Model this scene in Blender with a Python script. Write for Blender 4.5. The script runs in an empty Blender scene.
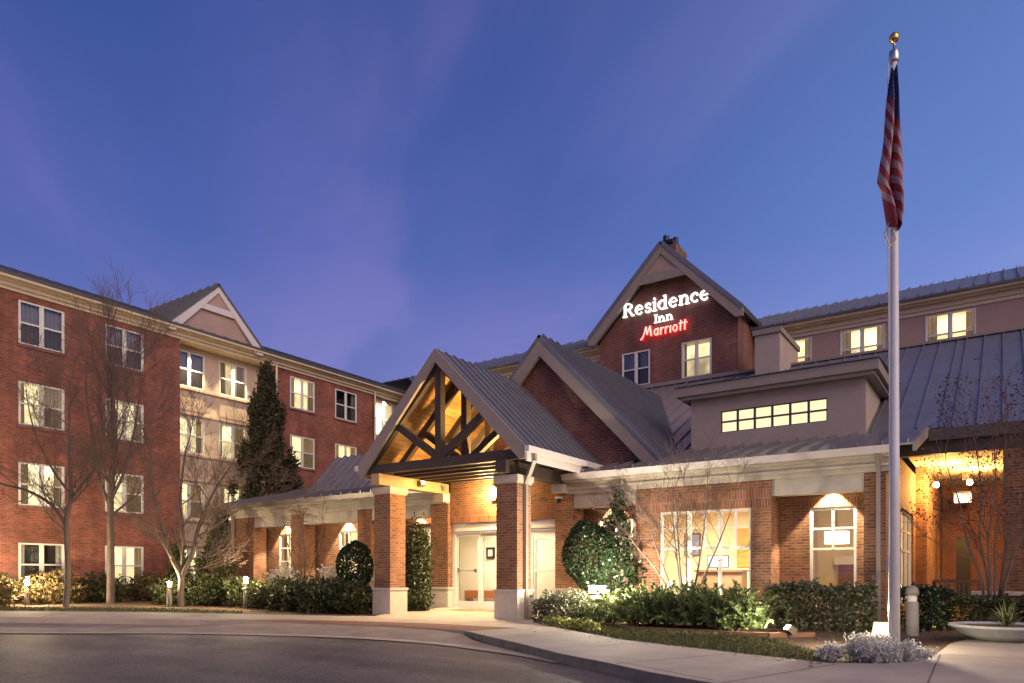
import bpy, math, random
import numpy as np
from mathutils import Vector, Matrix
from mathutils.geometry import delaunay_2d_cdt

rnd = random.Random(7)
R = math.radians
sc = bpy.context.scene
COL = sc.collection

# ------------------------------------------------------------------ camera
cam = bpy.data.cameras.new("Camera")
camo = bpy.data.objects.new("Camera", cam)
COL.objects.link(camo)
camo.location = (0, 0, 1.15)
camo.rotation_euler = (R(90), 0, R(34.3))
cam.sensor_width = 36.0
cam.lens = 36.0 * 720.0 / 1024.0
cam.shift_y = (576 - 341.5) / 1024.0
cam.clip_start = 0.05
cam.clip_end = 5000
sc.camera = camo

# ------------------------------------------------------------------ world: clear dusk sky
SUN_EL, SUN_AZ = 7.0, 150.0        # the afterglow stands behind the camera, low
world = bpy.data.worlds.new("World")
sc.world = world
world.use_nodes = True
nt = world.node_tree
nt.nodes.clear()
def wn(t, **k):
    n = nt.nodes.new(t)
    for a, b in k.items():
        setattr(n, a, b)
    return n
out = wn('ShaderNodeOutputWorld')
sky = wn('ShaderNodeTexSky', sky_type='NISHITA', sun_disc=False)
sky.sun_elevation = R(SUN_EL)
sky.sun_rotation = R(SUN_AZ)
bg_n = wn('ShaderNodeBackground'); bg_n.inputs['Strength'].default_value = 0.02
nt.links.new(sky.outputs[0], bg_n.inputs['Color'])
tc = wn('ShaderNodeTexCoord')
sep = wn('ShaderNodeSeparateXYZ'); nt.links.new(tc.outputs['Generated'], sep.inputs[0])
# elevation ramp
ramp = wn('ShaderNodeValToRGB')
e = ramp.color_ramp.elements
e[0].position = 0.0; e[0].color = (0.20, 0.17, 0.46, 1)
e[1].position = 0.62; e[1].color = (0.021, 0.055, 0.27, 1)
x = ramp.color_ramp.elements.new(0.22); x.color = (0.120, 0.124, 0.44, 1)
x = ramp.color_ramp.elements.new(0.40); x.color = (0.047, 0.081, 0.36, 1)
nt.links.new(sep.outputs['Z'], ramp.inputs[0])
# brighter towards the right hand side
dot = wn('ShaderNodeVectorMath', operation='DOT_PRODUCT'); dot.inputs[1].default_value = (0.55, 0.82, 0.12)
nt.links.new(tc.outputs['Generated'], dot.inputs[0])
mr = wn('ShaderNodeMapRange'); mr.inputs[1].default_value = 0.35; mr.inputs[2].default_value = 1.0
mr.inputs[3].default_value = 0.0; mr.inputs[4].default_value = 1.0
mr.interpolation_type = 'SMOOTHSTEP'
nt.links.new(dot.outputs['Value'], mr.inputs[0])
addc = wn('ShaderNodeMixRGB', blend_type='ADD'); addc.inputs[2].default_value = (0.088, 0.145, 0.23, 1)
nt.links.new(mr.outputs[0], addc.inputs[0]); nt.links.new(ramp.outputs[0], addc.inputs[1])
# thin rosy cirrus streaks
zad = wn('ShaderNodeMath', operation='ADD'); zad.inputs[1].default_value = 0.10; nt.links.new(sep.outputs['Z'], zad.inputs[0])
cmb = wn('ShaderNodeCombineXYZ')
for ax_ in 'XY':
    dv = wn('ShaderNodeMath', operation='DIVIDE'); nt.links.new(sep.outputs[ax_], dv.inputs[0]); nt.links.new(zad.outputs[0], dv.inputs[1]); nt.links.new(dv.outputs[0], cmb.inputs[ax_])
mp = wn('ShaderNodeMapping', vector_type='TEXTURE'); mp.inputs['Rotation'].default_value = (0, 0, math.atan2(0.6445, -0.8295)); mp.inputs['Scale'].default_value = (1.7, 0.75, 1)
nt.links.new(cmb.outputs[0], mp.inputs[0])
noi = wn('ShaderNodeTexNoise'); noi.inputs['Scale'].default_value = 1.15; noi.inputs['Detail'].default_value = 4; noi.inputs['Roughness'].default_value = 0.5
noi.inputs['Distortion'].default_value = 0.4
nt.links.new(mp.outputs[0], noi.inputs['Vector'])
mr2 = wn('ShaderNodeMapRange'); mr2.inputs[1].default_value = 0.42; mr2.inputs[2].default_value = 0.80; mr2.inputs[3].default_value = 0; mr2.inputs[4].default_value = 0.76
mr2.interpolation_type = 'SMOOTHSTEP'
spw = wn('ShaderNodeSeparateXYZ'); nt.links.new(mp.outputs[0], spw.inputs[0])
tot = noi.outputs[0]
for w0, wd, gain in ((-0.10, 0.22, 0.13), (-0.80, 0.24, 0.085), (-1.5, 0.30, 0.05)):
    sb = wn('ShaderNodeMath', operation='SUBTRACT'); nt.links.new(spw.outputs['Y'], sb.inputs[0]); sb.inputs[1].default_value = w0
    nb = wn('ShaderNodeMath', operation='MULTIPLY_ADD'); nt.links.new(noi.outputs[0], nb.inputs[0]); nb.inputs[1].default_value = 1.5; nb.inputs[2].default_value = -0.75
    sb2 = wn('ShaderNodeMath', operation='ADD'); nt.links.new(sb.outputs[0], sb2.inputs[0]); nt.links.new(nb.outputs[0], sb2.inputs[1])
    ab = wn('ShaderNodeMath', operation='ABSOLUTE'); nt.links.new(sb2.outputs[0], ab.inputs[0])
    mrb = wn('ShaderNodeMapRange', interpolation_type='SMOOTHERSTEP'); mrb.inputs[1].default_value = 0; mrb.inputs[2].default_value = wd * 1.6; mrb.inputs[3].default_value = gain; mrb.inputs[4].default_value = 0
    nt.links.new(ab.outputs[0], mrb.inputs[0])
    ad2 = wn('ShaderNodeMath', operation='ADD'); nt.links.new(tot, ad2.inputs[0]); nt.links.new(mrb.outputs[0], ad2.inputs[1]); tot = ad2.outputs[0]
nt.links.new(tot, mr2.inputs[0])
cl = wn('ShaderNodeMixRGB', blend_type='ADD'); cl.inputs[2].default_value = (0.095, 0.045, 0.085, 1)
nt.links.new(mr2.outputs[0], cl.inputs[0]); nt.links.new(addc.outputs[0], cl.inputs[1])
bg = wn('ShaderNodeBackground'); bg.inputs['Strength'].default_value = 0.80
nt.links.new(cl.outputs[0], bg.inputs['Color'])
adds = wn('ShaderNodeAddShader')
nt.links.new(bg.outputs[0], adds.inputs[0]); nt.links.new(bg_n.outputs[0], adds.inputs[1])
nt.links.new(adds.outputs[0], out.inputs['Surface'])

# ------------------------------------------------------------------ sun: rosy afterglow, very soft
sl = bpy.data.lights.new("Sun", 'SUN')
sl.energy = 1.85; sl.angle = R(55); sl.color = (1.0, 0.76, 0.58)
so = bpy.data.objects.new("Sun", sl); COL.objects.link(so)
so.rotation_euler = Vector((-0.84, 0.30, -0.52)).to_track_quat('-Z', 'Y').to_euler()

sc.view_settings.view_transform = 'Standard'
sc.view_settings.look = 'None'
sc.view_settings.exposure = 0.30
sc.view_settings.gamma = 1.0
sc.view_settings.use_curve_mapping = False
sc.render.engine = 'CYCLES'
cy = sc.cycles
cy.max_bounces = 6; cy.diffuse_bounces = 3; cy.glossy_bounces = 3; cy.transmission_bounces = 4; cy.transparent_max_bounces = 12
cy.caustics_reflective = False; cy.caustics_refractive = False
cy.sample_clamp_indirect = 4.0
cy.use_denoising = True

# ------------------------------------------------------------------ materials
M = {}
def mat(name, color, rough=0.7, metal=0.0, noise=0.0, nscale=4.0, bump=0.0, bscale=60.0, spec=0.5, stretch=None):
    m = bpy.data.materials.new(name); m.use_nodes = True
    t = m.node_tree; b = t.nodes['Principled BSDF']
    b.inputs['Base Color'].default_value = (*color, 1)
    b.inputs['Roughness'].default_value = rough
    b.inputs['Metallic'].default_value = metal
    b.inputs['Specular IOR Level'].default_value = spec
    tcn = None
    if noise or bump:
        tcn = t.nodes.new('ShaderNodeTexCoord')
        src = tcn.outputs['Object']
        if stretch:
            mpn = t.nodes.new('ShaderNodeMapping'); mpn.inputs['Scale'].default_value = stretch
            t.links.new(src, mpn.inputs[0]); src = mpn.outputs[0]
    if noise:
        n = t.nodes.new('ShaderNodeTexNoise'); n.inputs['Scale'].default_value = nscale; n.inputs['Detail'].default_value = 8; n.inputs['Roughness'].default_value = 0.65
        t.links.new(src, n.inputs['Vector'])
        r = t.nodes.new('ShaderNodeValToRGB')
        r.color_ramp.elements[0].position = 0.3; r.color_ramp.elements[1].position = 0.7
        r.color_ramp.elements[0].color = (*[c * (1 - noise) for c in color], 1)
        r.color_ramp.elements[1].color = (*[min(1, c * (1 + noise)) for c in color], 1)
        t.links.new(n.outputs[0], r.inputs[0]); t.links.new(r.outputs[0], b.inputs['Base Color'])
    if bump:
        n2 = t.nodes.new('ShaderNodeTexNoise'); n2.inputs['Scale'].default_value = bscale; n2.inputs['Detail'].default_value = 4
        t.links.new(src, n2.inputs['Vector'])
        bp = t.nodes.new('ShaderNodeBump'); bp.inputs['Strength'].default_value = bump; bp.inputs['Distance'].default_value = 0.02
        t.links.new(n2.outputs[0], bp.inputs['Height']); t.links.new(bp.outputs[0], b.inputs['Normal'])
    M[name] = m
    return m

def brick_mat(name, c1, c2, mortar, bw=0.215, rh=0.072, var=0.25, msize=0.012):
    m = bpy.data.materials.new(name); m.use_nodes = True
    t = m.node_tree; b = t.nodes['Principled BSDF']; b.inputs['Roughness'].default_value = 0.85; b.inputs['Specular IOR Level'].default_value = 0.25
    uv = t.nodes.new('ShaderNodeUVMap')
    br = t.nodes.new('ShaderNodeTexBrick'); br.inputs['Scale'].default_value = 1.0
    br.inputs['Color1'].default_value = (*c1, 1); br.inputs['Color2'].default_value = (*c2, 1); br.inputs['Mortar'].default_value = (*mortar, 1)
    br.inputs['Mortar Size'].default_value = msize; br.inputs['Mortar Smooth'].default_value = 0.2
    br.inputs['Brick Width'].default_value = bw; br.inputs['Row Height'].default_value = rh; br.inputs['Bias'].default_value = 0.0
    t.links.new(uv.outputs[0], br.inputs['Vector'])
    n = t.nodes.new('ShaderNodeTexNoise'); n.inputs['Scale'].default_value = 0.9; n.inputs['Detail'].default_value = 9; n.inputs['Roughness'].default_value = 0.7
    t.links.new(uv.outputs[0], n.inputs['Vector'])
    mrn = t.nodes.new('ShaderNodeMapRange'); mrn.inputs[1].default_value = 0.3; mrn.inputs[2].default_value = 0.7; mrn.inputs[3].default_value = 1 - var; mrn.inputs[4].default_value = 1 + var
    t.links.new(n.outputs[0], mrn.inputs[0])
    mu = t.nodes.new('ShaderNodeMixRGB'); mu.blend_type = 'MULTIPLY'; mu.inputs[0].default_value = 1
    t.links.new(br.outputs['Color'], mu.inputs[1]); t.links.new(mrn.outputs[0], mu.inputs[2]); t.links.new(mu.outputs[0], b.inputs['Base Color'])
    mps = t.nodes.new('ShaderNodeMapping'); mps.inputs['Scale'].default_value = (1.7, 0.16, 1); t.links.new(uv.outputs[0], mps.inputs[0])
    ns = t.nodes.new('ShaderNodeTexNoise'); ns.inputs['Scale'].default_value = 1.0; ns.inputs['Detail'].default_value = 6; t.links.new(mps.outputs[0], ns.inputs['Vector'])
    mrs = t.nodes.new('ShaderNodeMapRange'); mrs.inputs[1].default_value = 0.35; mrs.inputs[2].default_value = 0.65; mrs.inputs[3].default_value = 0.80; mrs.inputs[4].default_value = 1.12; t.links.new(ns.outputs[0], mrs.inputs[0])
    mus = t.nodes.new('ShaderNodeMixRGB'); mus.blend_type = 'MULTIPLY'; mus.inputs[0].default_value = 1
    t.links.new(mu.outputs[0], mus.inputs[1]); t.links.new(mrs.outputs[0], mus.inputs[2]); t.links.new(mus.outputs[0], b.inputs['Base Color'])
    bp = t.nodes.new('ShaderNodeBump'); bp.inputs['Strength'].default_value = 0.5; bp.inputs['Distance'].default_value = 0.008; bp.invert = True
    t.links.new(br.outputs['Fac'], bp.inputs['Height']); t.links.new(bp.outputs[0], b.inputs['Normal'])
    M[name] = m

def emit(name, color, strength):
    m = bpy.data.materials.new(name); m.use_nodes = True
    t = m.node_tree; t.nodes.clear()
    o = t.nodes.new('ShaderNodeOutputMaterial'); e = t.nodes.new('ShaderNodeEmission')
    e.inputs[0].default_value = (*color, 1); e.inputs[1].default_value = strength
    t.links.new(e.outputs[0], o.inputs[0]); M[name] = m

def room_emit(name, ca, cb, strength):
    """self-glowing back wall in place of lamplight: random tint per room, brightness from noise"""
    m = bpy.data.materials.new(name); m.use_nodes = True
    t = m.node_tree; t.nodes.clear()
    o = t.nodes.new('ShaderNodeOutputMaterial'); e = t.nodes.new('ShaderNodeEmission'); oi = t.nodes.new('ShaderNodeObjectInfo')
    mx = t.nodes.new('ShaderNodeMixRGB'); mx.inputs[1].default_value = (*ca, 1); mx.inputs[2].default_value = (*cb, 1); t.links.new(oi.outputs['Random'], mx.inputs[0]); t.links.new(mx.outputs[0], e.inputs[0])
    tcn = t.nodes.new('ShaderNodeTexCoord'); mpn = t.nodes.new('ShaderNodeMapping'); t.links.new(tcn.outputs['Object'], mpn.inputs[0])
    vm = t.nodes.new('ShaderNodeVectorMath'); vm.operation = 'SCALE'; vm.inputs[0].default_value = (37, 11, 23); t.links.new(oi.outputs['Random'], vm.inputs['Scale']); t.links.new(vm.outputs[0], mpn.inputs['Location'])
    n = t.nodes.new('ShaderNodeTexNoise'); n.inputs['Scale'].default_value = 1.1; n.inputs['Detail'].default_value = 2; t.links.new(mpn.outputs[0], n.inputs['Vector'])
    mr_ = t.nodes.new('ShaderNodeMapRange'); mr_.inputs[1].default_value = .3; mr_.inputs[2].default_value = .7; mr_.inputs[3].default_value = strength * .45; mr_.inputs[4].default_value = strength * 1.5
    t.links.new(n.outputs[0], mr_.inputs[0]); t.links.new(mr_.outputs[0], e.inputs[1]); t.links.new(e.outputs[0], o.inputs[0]); M[name] = m

def glass_mat(name, tint, refl):
    m = bpy.data.materials.new(name); m.use_nodes = True
    t = m.node_tree; t.nodes.clear()
    o = t.nodes.new('ShaderNodeOutputMaterial')
    tr = t.nodes.new('ShaderNodeBsdfTransparent'); tr.inputs[0].default_value = (*tint, 1)
    gl = t.nodes.new('ShaderNodeBsdfGlossy'); gl.inputs['Roughness'].default_value = 0.03; gl.inputs[0].default_value = (0.9, 0.95, 1, 1)
    fr = t.nodes.new('ShaderNodeFresnel'); fr.inputs[0].default_value = 1.5
    ad = t.nodes.new('ShaderNodeMath'); ad.operation = 'ADD'; ad.inputs[1].default_value = refl; ad.use_clamp = True
    t.links.new(fr.outputs[0], ad.inputs[0])
    mx = t.nodes.new('ShaderNodeMixShader')
    t.links.new(ad.outputs[0], mx.inputs[0]); t.links.new(tr.outputs[0], mx.inputs[1]); t.links.new(gl.outputs[0], mx.inputs[2])
    t.links.new(mx.outputs[0], o.inputs[0]); M[name] = m

def cloth_mat(name, color, trans=0.5, transp=0.0):
    m = bpy.data.materials.new(name); m.use_nodes = True
    t = m.node_tree; t.nodes.clear()
    o = t.nodes.new('ShaderNodeOutputMaterial')
    d = t.nodes.new('ShaderNodeBsdfDiffuse'); d.inputs[0].default_value = (*color, 1)
    tr = t.nodes.new('ShaderNodeBsdfTranslucent'); tr.inputs[0].default_value = (*color, 1)
    mx = t.nodes.new('ShaderNodeMixShader'); mx.inputs[0].default_value = trans
    t.links.new(d.outputs[0], mx.inputs[1]); t.links.new(tr.outputs[0], mx.inputs[2])
    last = mx
    if transp:
        tp = t.nodes.new('ShaderNodeBsdfTransparent'); m2 = t.nodes.new('ShaderNodeMixShader'); m2.inputs[0].default_value = transp
        t.links.new(mx.outputs[0], m2.inputs[1]); t.links.new(tp.outputs[0], m2.inputs[2]); last = m2
    t.links.new(last.outputs[0], o.inputs[0]); M[name] = m

def leaf_mat(name, cols, rough=0.5, trans=0.25):
    """each leaf its own tone (random per mesh island)"""
    m = bpy.data.materials.new(name); m.use_nodes = True
    t = m.node_tree; b = t.nodes['Principled BSDF']; b.inputs['Roughness'].default_value = rough
    b.inputs['Specular IOR Level'].default_value = 0.35
    g = t.nodes.new('ShaderNodeNewGeometry'); r = t.nodes.new('ShaderNodeValToRGB'); r.color_ramp.interpolation = 'LINEAR'
    el = r.color_ramp.elements
    el[0].color = (*cols[0], 1); el[1].color = (*cols[-1], 1)
    for i, c in enumerate(cols[1:-1]):
        k = el.new((i + 1) / (len(cols) - 1)); k.color = (*c, 1)
    t.links.new(g.outputs['Random Per Island'], r.inputs[0]); t.links.new(r.outputs[0], b.inputs['Base Color'])
    o = t.nodes['Material Output']
    tl = t.nodes.new('ShaderNodeBsdfTranslucent'); t.links.new(r.outputs[0], tl.inputs[0])
    mx = t.nodes.new('ShaderNodeMixShader'); mx.inputs[0].default_value = trans
    t.links.new(b.outputs[0], mx.inputs[1]); t.links.new(tl.outputs[0], mx.inputs[2]); t.links.new(mx.outputs[0], o.inputs[0])
    M[name] = m

brick_mat('brick_red', (0.30, 0.085, 0.052), (0.165, 0.048, 0.036), (0.22, 0.13, 0.10), var=.34)
brick_mat('brick_tan', (0.32, 0.125, 0.056), (0.16, 0.064, 0.036), (0.26, 0.195, 0.135), var=.34)
brick_mat('brick_dark', (0.24, 0.075, 0.055), (0.15, 0.05, 0.042), (0.22, 0.16, 0.14))
brick_mat('soldier_brick', (0.34, 0.125, 0.06), (0.21, 0.08, 0.045), (0.28, 0.21, 0.15), bw=0.072, rh=0.44)
brick_mat('paver', (0.30, 0.115, 0.075), (0.20, 0.08, 0.058), (0.14, 0.11, 0.09), bw=0.2, rh=0.1)
mat('stucco', (0.52, 0.40, 0.30), 0.9, noise=0.08, nscale=1.5, bump=0.3, bscale=90)
mat('stucco_mauve', (0.40, 0.275, 0.235), 0.9, noise=0.08, nscale=1.5, bump=0.3, bscale=90)
mat('stucco_grey', (0.42, 0.335, 0.29), 0.9, noise=0.08, nscale=1.5, bump=0.3, bscale=90)
mat('trim_cream', (0.66, 0.55, 0.40), 0.6, noise=0.06, nscale=3)
mat('trim_white', (0.62, 0.57, 0.55), 0.55, noise=0.05, nscale=3)
mat('trim_mauve', (0.28, 0.232, 0.205), 0.6, noise=0.06, nscale=3)
mat('trim_stone', (0.50, 0.455, 0.38), 0.75, noise=0.14, nscale=2.5, bump=0.15, bscale=40)
mat('cast_stone', (0.52, 0.46, 0.38), 0.8, noise=0.13, nscale=5, bump=0.25, bscale=70)
mat('vinyl_white', (0.66, 0.64, 0.60), 0.4)
mat('roof_metal', (0.185, 0.18, 0.20), 0.42, metal=0.3, noise=0.12, nscale=1.2)
mat('roof_metal_left', (0.27, 0.252, 0.275), 0.32, metal=0.6, noise=0.12, nscale=1.2)
mat('shingle', (0.095, 0.098, 0.115), 0.8, noise=0.25, nscale=6, bump=0.4, bscale=30)
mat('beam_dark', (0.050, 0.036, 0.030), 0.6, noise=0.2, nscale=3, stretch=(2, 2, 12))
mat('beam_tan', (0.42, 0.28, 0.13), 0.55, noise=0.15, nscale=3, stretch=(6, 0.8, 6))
mat('downspout', (0.30, 0.255, 0.22), 0.45)
mat('dark_metal', (0.03, 0.03, 0.035), 0.4, metal=0.5)
mat('bronze', (0.10, 0.085, 0.07), 0.45, metal=0.3)
mat('bollard_grey', (0.20, 0.185, 0.165), 0.6, noise=0.12, nscale=8)
mat('interior_cream', (0.78, 0.66, 0.46), 0.8)
mat('interior_white', (0.80, 0.74, 0.62), 0.7)
mat('room_dark', (0.05, 0.05, 0.06), 0.9)
mat('room_cream', (0.70, 0.58, 0.38), 0.9)
mat('carpet', (0.22, 0.16, 0.11), 0.95)
mat('wood_furn', (0.11, 0.055, 0.03), 0.45, noise=0.2, nscale=6)
mat('orange_cloth', (0.40, 0.13, 0.06), 0.9)
mat('orange_panel', (0.62, 0.27, 0.05), 0.6, noise=0.2, nscale=5)
mat('blue_print', (0.20, 0.23, 0.42), 0.6, noise=0.45, nscale=9)
mat('asphalt', (0.13, 0.106, 0.093), 0.7, noise=0.30, nscale=0.7, bump=0.35, bscale=120, spec=0.4)
mat('concrete', (0.37, 0.305, 0.24), 0.85, noise=0.16, nscale=1.1, bump=0.2, bscale=80)
mat('concrete_band', (0.30, 0.265, 0.235), 0.85, noise=0.2, nscale=1.4, bump=0.2, bscale=80)
mat('kerb_stone', (0.22, 0.20, 0.15), 0.9, noise=0.35, nscale=2.5, bump=0.3, bscale=50)
mat('drive_surface', (0.27, 0.215, 0.165), 0.85, noise=0.28, nscale=1.3, bump=0.3, bscale=90)
mat('joint', (0.10, 0.085, 0.07), 0.95)
mat('mulch', (0.105, 0.060, 0.032), 0.95, noise=0.45, nscale=9, bump=0.8, bscale=45)
mat('lawn', (0.055, 0.062, 0.022), 0.95, noise=0.4, nscale=5, bump=0.7, bscale=60)
mat('earth', (0.07, 0.06, 0.04), 0.95, noise=0.3, nscale=0.3)
mat('bark', (0.105, 0.078, 0.062), 0.9, noise=0.3, nscale=9, bump=0.5, bscale=40, stretch=(1, 1, 0.3))
mat('bark_warm', (0.17, 0.12, 0.09), 0.8, noise=0.25, nscale=9, bump=0.3, bscale=40, stretch=(1, 1, 0.3))
mat('twig', (0.12, 0.075, 0.065), 0.9)
mat('pole_white', (0.66, 0.66, 0.68), 0.35, noise=0.05, nscale=6)
mat('gold', (0.75, 0.45, 0.12), 0.3, metal=1.0)
mat('flag_red', (0.24, 0.028, 0.042), 0.85)
mat('flag_white', (0.33, 0.24, 0.27), 0.85)
mat('flag_blue', (0.035, 0.045, 0.16), 0.85)
mat('rope', (0.6, 0.56, 0.5), 0.9)
mat('bowl', (0.36, 0.37, 0.39), 0.7, noise=0.12, nscale=6)
mat('teak', (0.16, 0.095, 0.055), 0.7, noise=0.2, nscale=8)
mat('timber', (0.17, 0.085, 0.04), 0.85, noise=0.25, nscale=6)
mat('steel', (0.55, 0.54, 0.52), 0.3, metal=0.9)
room_emit('room_glow', (1.0, 0.86, 0.52), (1.0, 0.76, 0.38), 3.0)
room_emit('room_glow_dim', (1.0, 0.78, 0.42), (1.0, 0.70, 0.34), 1.25)
emit('room_glow_white', (1.0, 0.92, 0.74), 2.6)
emit('clerestory_glow', (1.0, 0.80, 0.47), 1.15)
emit('lamp_warm', (1.0, 0.66, 0.28), 30)
emit('lamp_hot', (1.0, 0.80, 0.50), 22)
emit('lamp_white', (1.0, 0.88, 0.68), 10)
emit('shade_glow', (1.0, 0.80, 0.52), 2.2)
emit('screen_glow', (0.95, 0.97, 1.0), 1.8)
emit('sign_white', (1.0, 0.99, 0.94), 1.7)
emit('sign_red', (1.0, 0.03, 0.03), 5.0)
emit('sign_red_core', (1.0, 0.50, 0.40), 1.6)
glass_mat('glass', (0.93, 0.94, 0.93), 0.03)
glass_mat('glass_dark', (0.85, 0.86, 0.88), 0.05)
glass_mat('glass_clear', (0.96, 0.96, 0.95), 0.0)
cloth_mat('curtain', (0.42, 0.36, 0.30), 0.34)
cloth_mat('curtain_pale', (0.70, 0.66, 0.62), 0.35)
cloth_mat('sheer', (0.85, 0.80, 0.66), 0.6, 0.35)
cloth_mat('screen', (0.05, 0.05, 0.055), 0.0, 0.60)
leaf_mat('leaf_hedge', [(0.022, 0.040, 0.016), (0.045, 0.062, 0.024), (0.075, 0.085, 0.04), (0.13, 0.13, 0.08), (0.26, 0.25, 0.19)], 0.35)
leaf_mat('leaf_holly', [(0.014, 0.028, 0.013), (0.025, 0.048, 0.02), (0.05, 0.07, 0.035)], 0.25)
leaf_mat('leaf_juniper', [(0.05, 0.08, 0.03), (0.10, 0.14, 0.045), (0.19, 0.22, 0.08)], 0.6)
leaf_mat('leaf_cypress', [(0.028, 0.030, 0.018), (0.052, 0.052, 0.028), (0.10, 0.085, 0.045)], 0.6)
leaf_mat('leaf_low', [(0.028, 0.042, 0.014), (0.055, 0.068, 0.024), (0.09, 0.09, 0.035)], 0.5)
leaf_mat('leaf_straw', [(0.07, 0.055, 0.02), (0.13, 0.085, 0.035), (0.09, 0.08, 0.03)], 0.7)
leaf_mat('leaf_autumn', [(0.045, 0.018, 0.018), (0.075, 0.03, 0.025), (0.11, 0.05, 0.035)], 0.6)
leaf_mat('leaf_silver', [(0.40, 0.40, 0.36), (0.55, 0.54, 0.50), (0.66, 0.64, 0.60)], 0.8)
leaf_mat('leaf_yucca', [(0.14, 0.16, 0.06), (0.30, 0.30, 0.14)], 0.5)
leaf_mat('petal', [(0.70, 0.58, 0.12), (0.75, 0.72, 0.25), (0.10, 0.16, 0.04), (0.06, 0.11, 0.03), (0.20, 0.26, 0.06)], 0.6)
leaf_mat('blade', [(0.045, 0.06, 0.02), (0.08, 0.085, 0.03), (0.12, 0.10, 0.04)], 0.7)

def asphalt_detail():
    t = M['asphalt'].node_tree; b = t.nodes['Principled BSDF']; tcn = [n for n in t.nodes if n.type == 'TEX_COORD'][0]
    src = b.inputs['Base Color'].links[0].from_socket
    nz = t.nodes.new('ShaderNodeTexNoise'); nz.inputs['Scale'].default_value = 1.3; nz.inputs['Detail'].default_value = 5; t.links.new(tcn.outputs['Object'], nz.inputs['Vector'])
    mxv = t.nodes.new('ShaderNodeMixRGB'); mxv.blend_type = 'ADD'; mxv.inputs[0].default_value = .9; t.links.new(tcn.outputs['Object'], mxv.inputs[1]); t.links.new(nz.outputs['Color'], mxv.inputs[2])
    vo = t.nodes.new('ShaderNodeTexVoronoi'); vo.feature = 'DISTANCE_TO_EDGE'; vo.inputs['Scale'].default_value = .33; t.links.new(mxv.outputs[0], vo.inputs['Vector'])
    lt = t.nodes.new('ShaderNodeMapRange'); lt.inputs[1].default_value = 0.0; lt.inputs[2].default_value = .02; lt.inputs[3].default_value = .72; lt.inputs[4].default_value = 1; t.links.new(vo.outputs['Distance'], lt.inputs[0])
    # aggregate: fine light and dark stones
    ag = t.nodes.new('ShaderNodeTexVoronoi'); ag.inputs['Scale'].default_value = 55; t.links.new(tcn.outputs['Object'], ag.inputs['Vector'])
    sp = t.nodes.new('ShaderNodeSeparateXYZ'); t.links.new(ag.outputs['Color'], sp.inputs[0])
    ar = t.nodes.new('ShaderNodeMapRange'); ar.inputs[3].default_value = .55; ar.inputs[4].default_value = 1.55; t.links.new(sp.outputs[0], ar.inputs[0])
    # oil spots and tyre darkening, long along the drive
    mpn = t.nodes.new('ShaderNodeMapping'); mpn.inputs['Rotation'].default_value = (0, 0, .45); mpn.inputs['Scale'].default_value = (.16, .9, 1); t.links.new(tcn.outputs['Object'], mpn.inputs[0])
    st_ = t.nodes.new('ShaderNodeTexNoise'); st_.inputs['Scale'].default_value = 1.0; st_.inputs['Detail'].default_value = 4; t.links.new(mpn.outputs[0], st_.inputs['Vector'])
    sr = t.nodes.new('ShaderNodeMapRange'); sr.inputs[1].default_value = .35; sr.inputs[2].default_value = .65; sr.inputs[3].default_value = .68; sr.inputs[4].default_value = 1.25; t.links.new(st_.outputs[0], sr.inputs[0])
    v = src
    for q in (lt, ar, sr):
        mu = t.nodes.new('ShaderNodeMixRGB'); mu.blend_type = 'MULTIPLY'; mu.inputs[0].default_value = 1; t.links.new(v, mu.inputs[1]); t.links.new(q.outputs[0], mu.inputs[2]); v = mu.outputs[0]
    t.links.new(v, b.inputs['Base Color'])
asphalt_detail()
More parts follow.
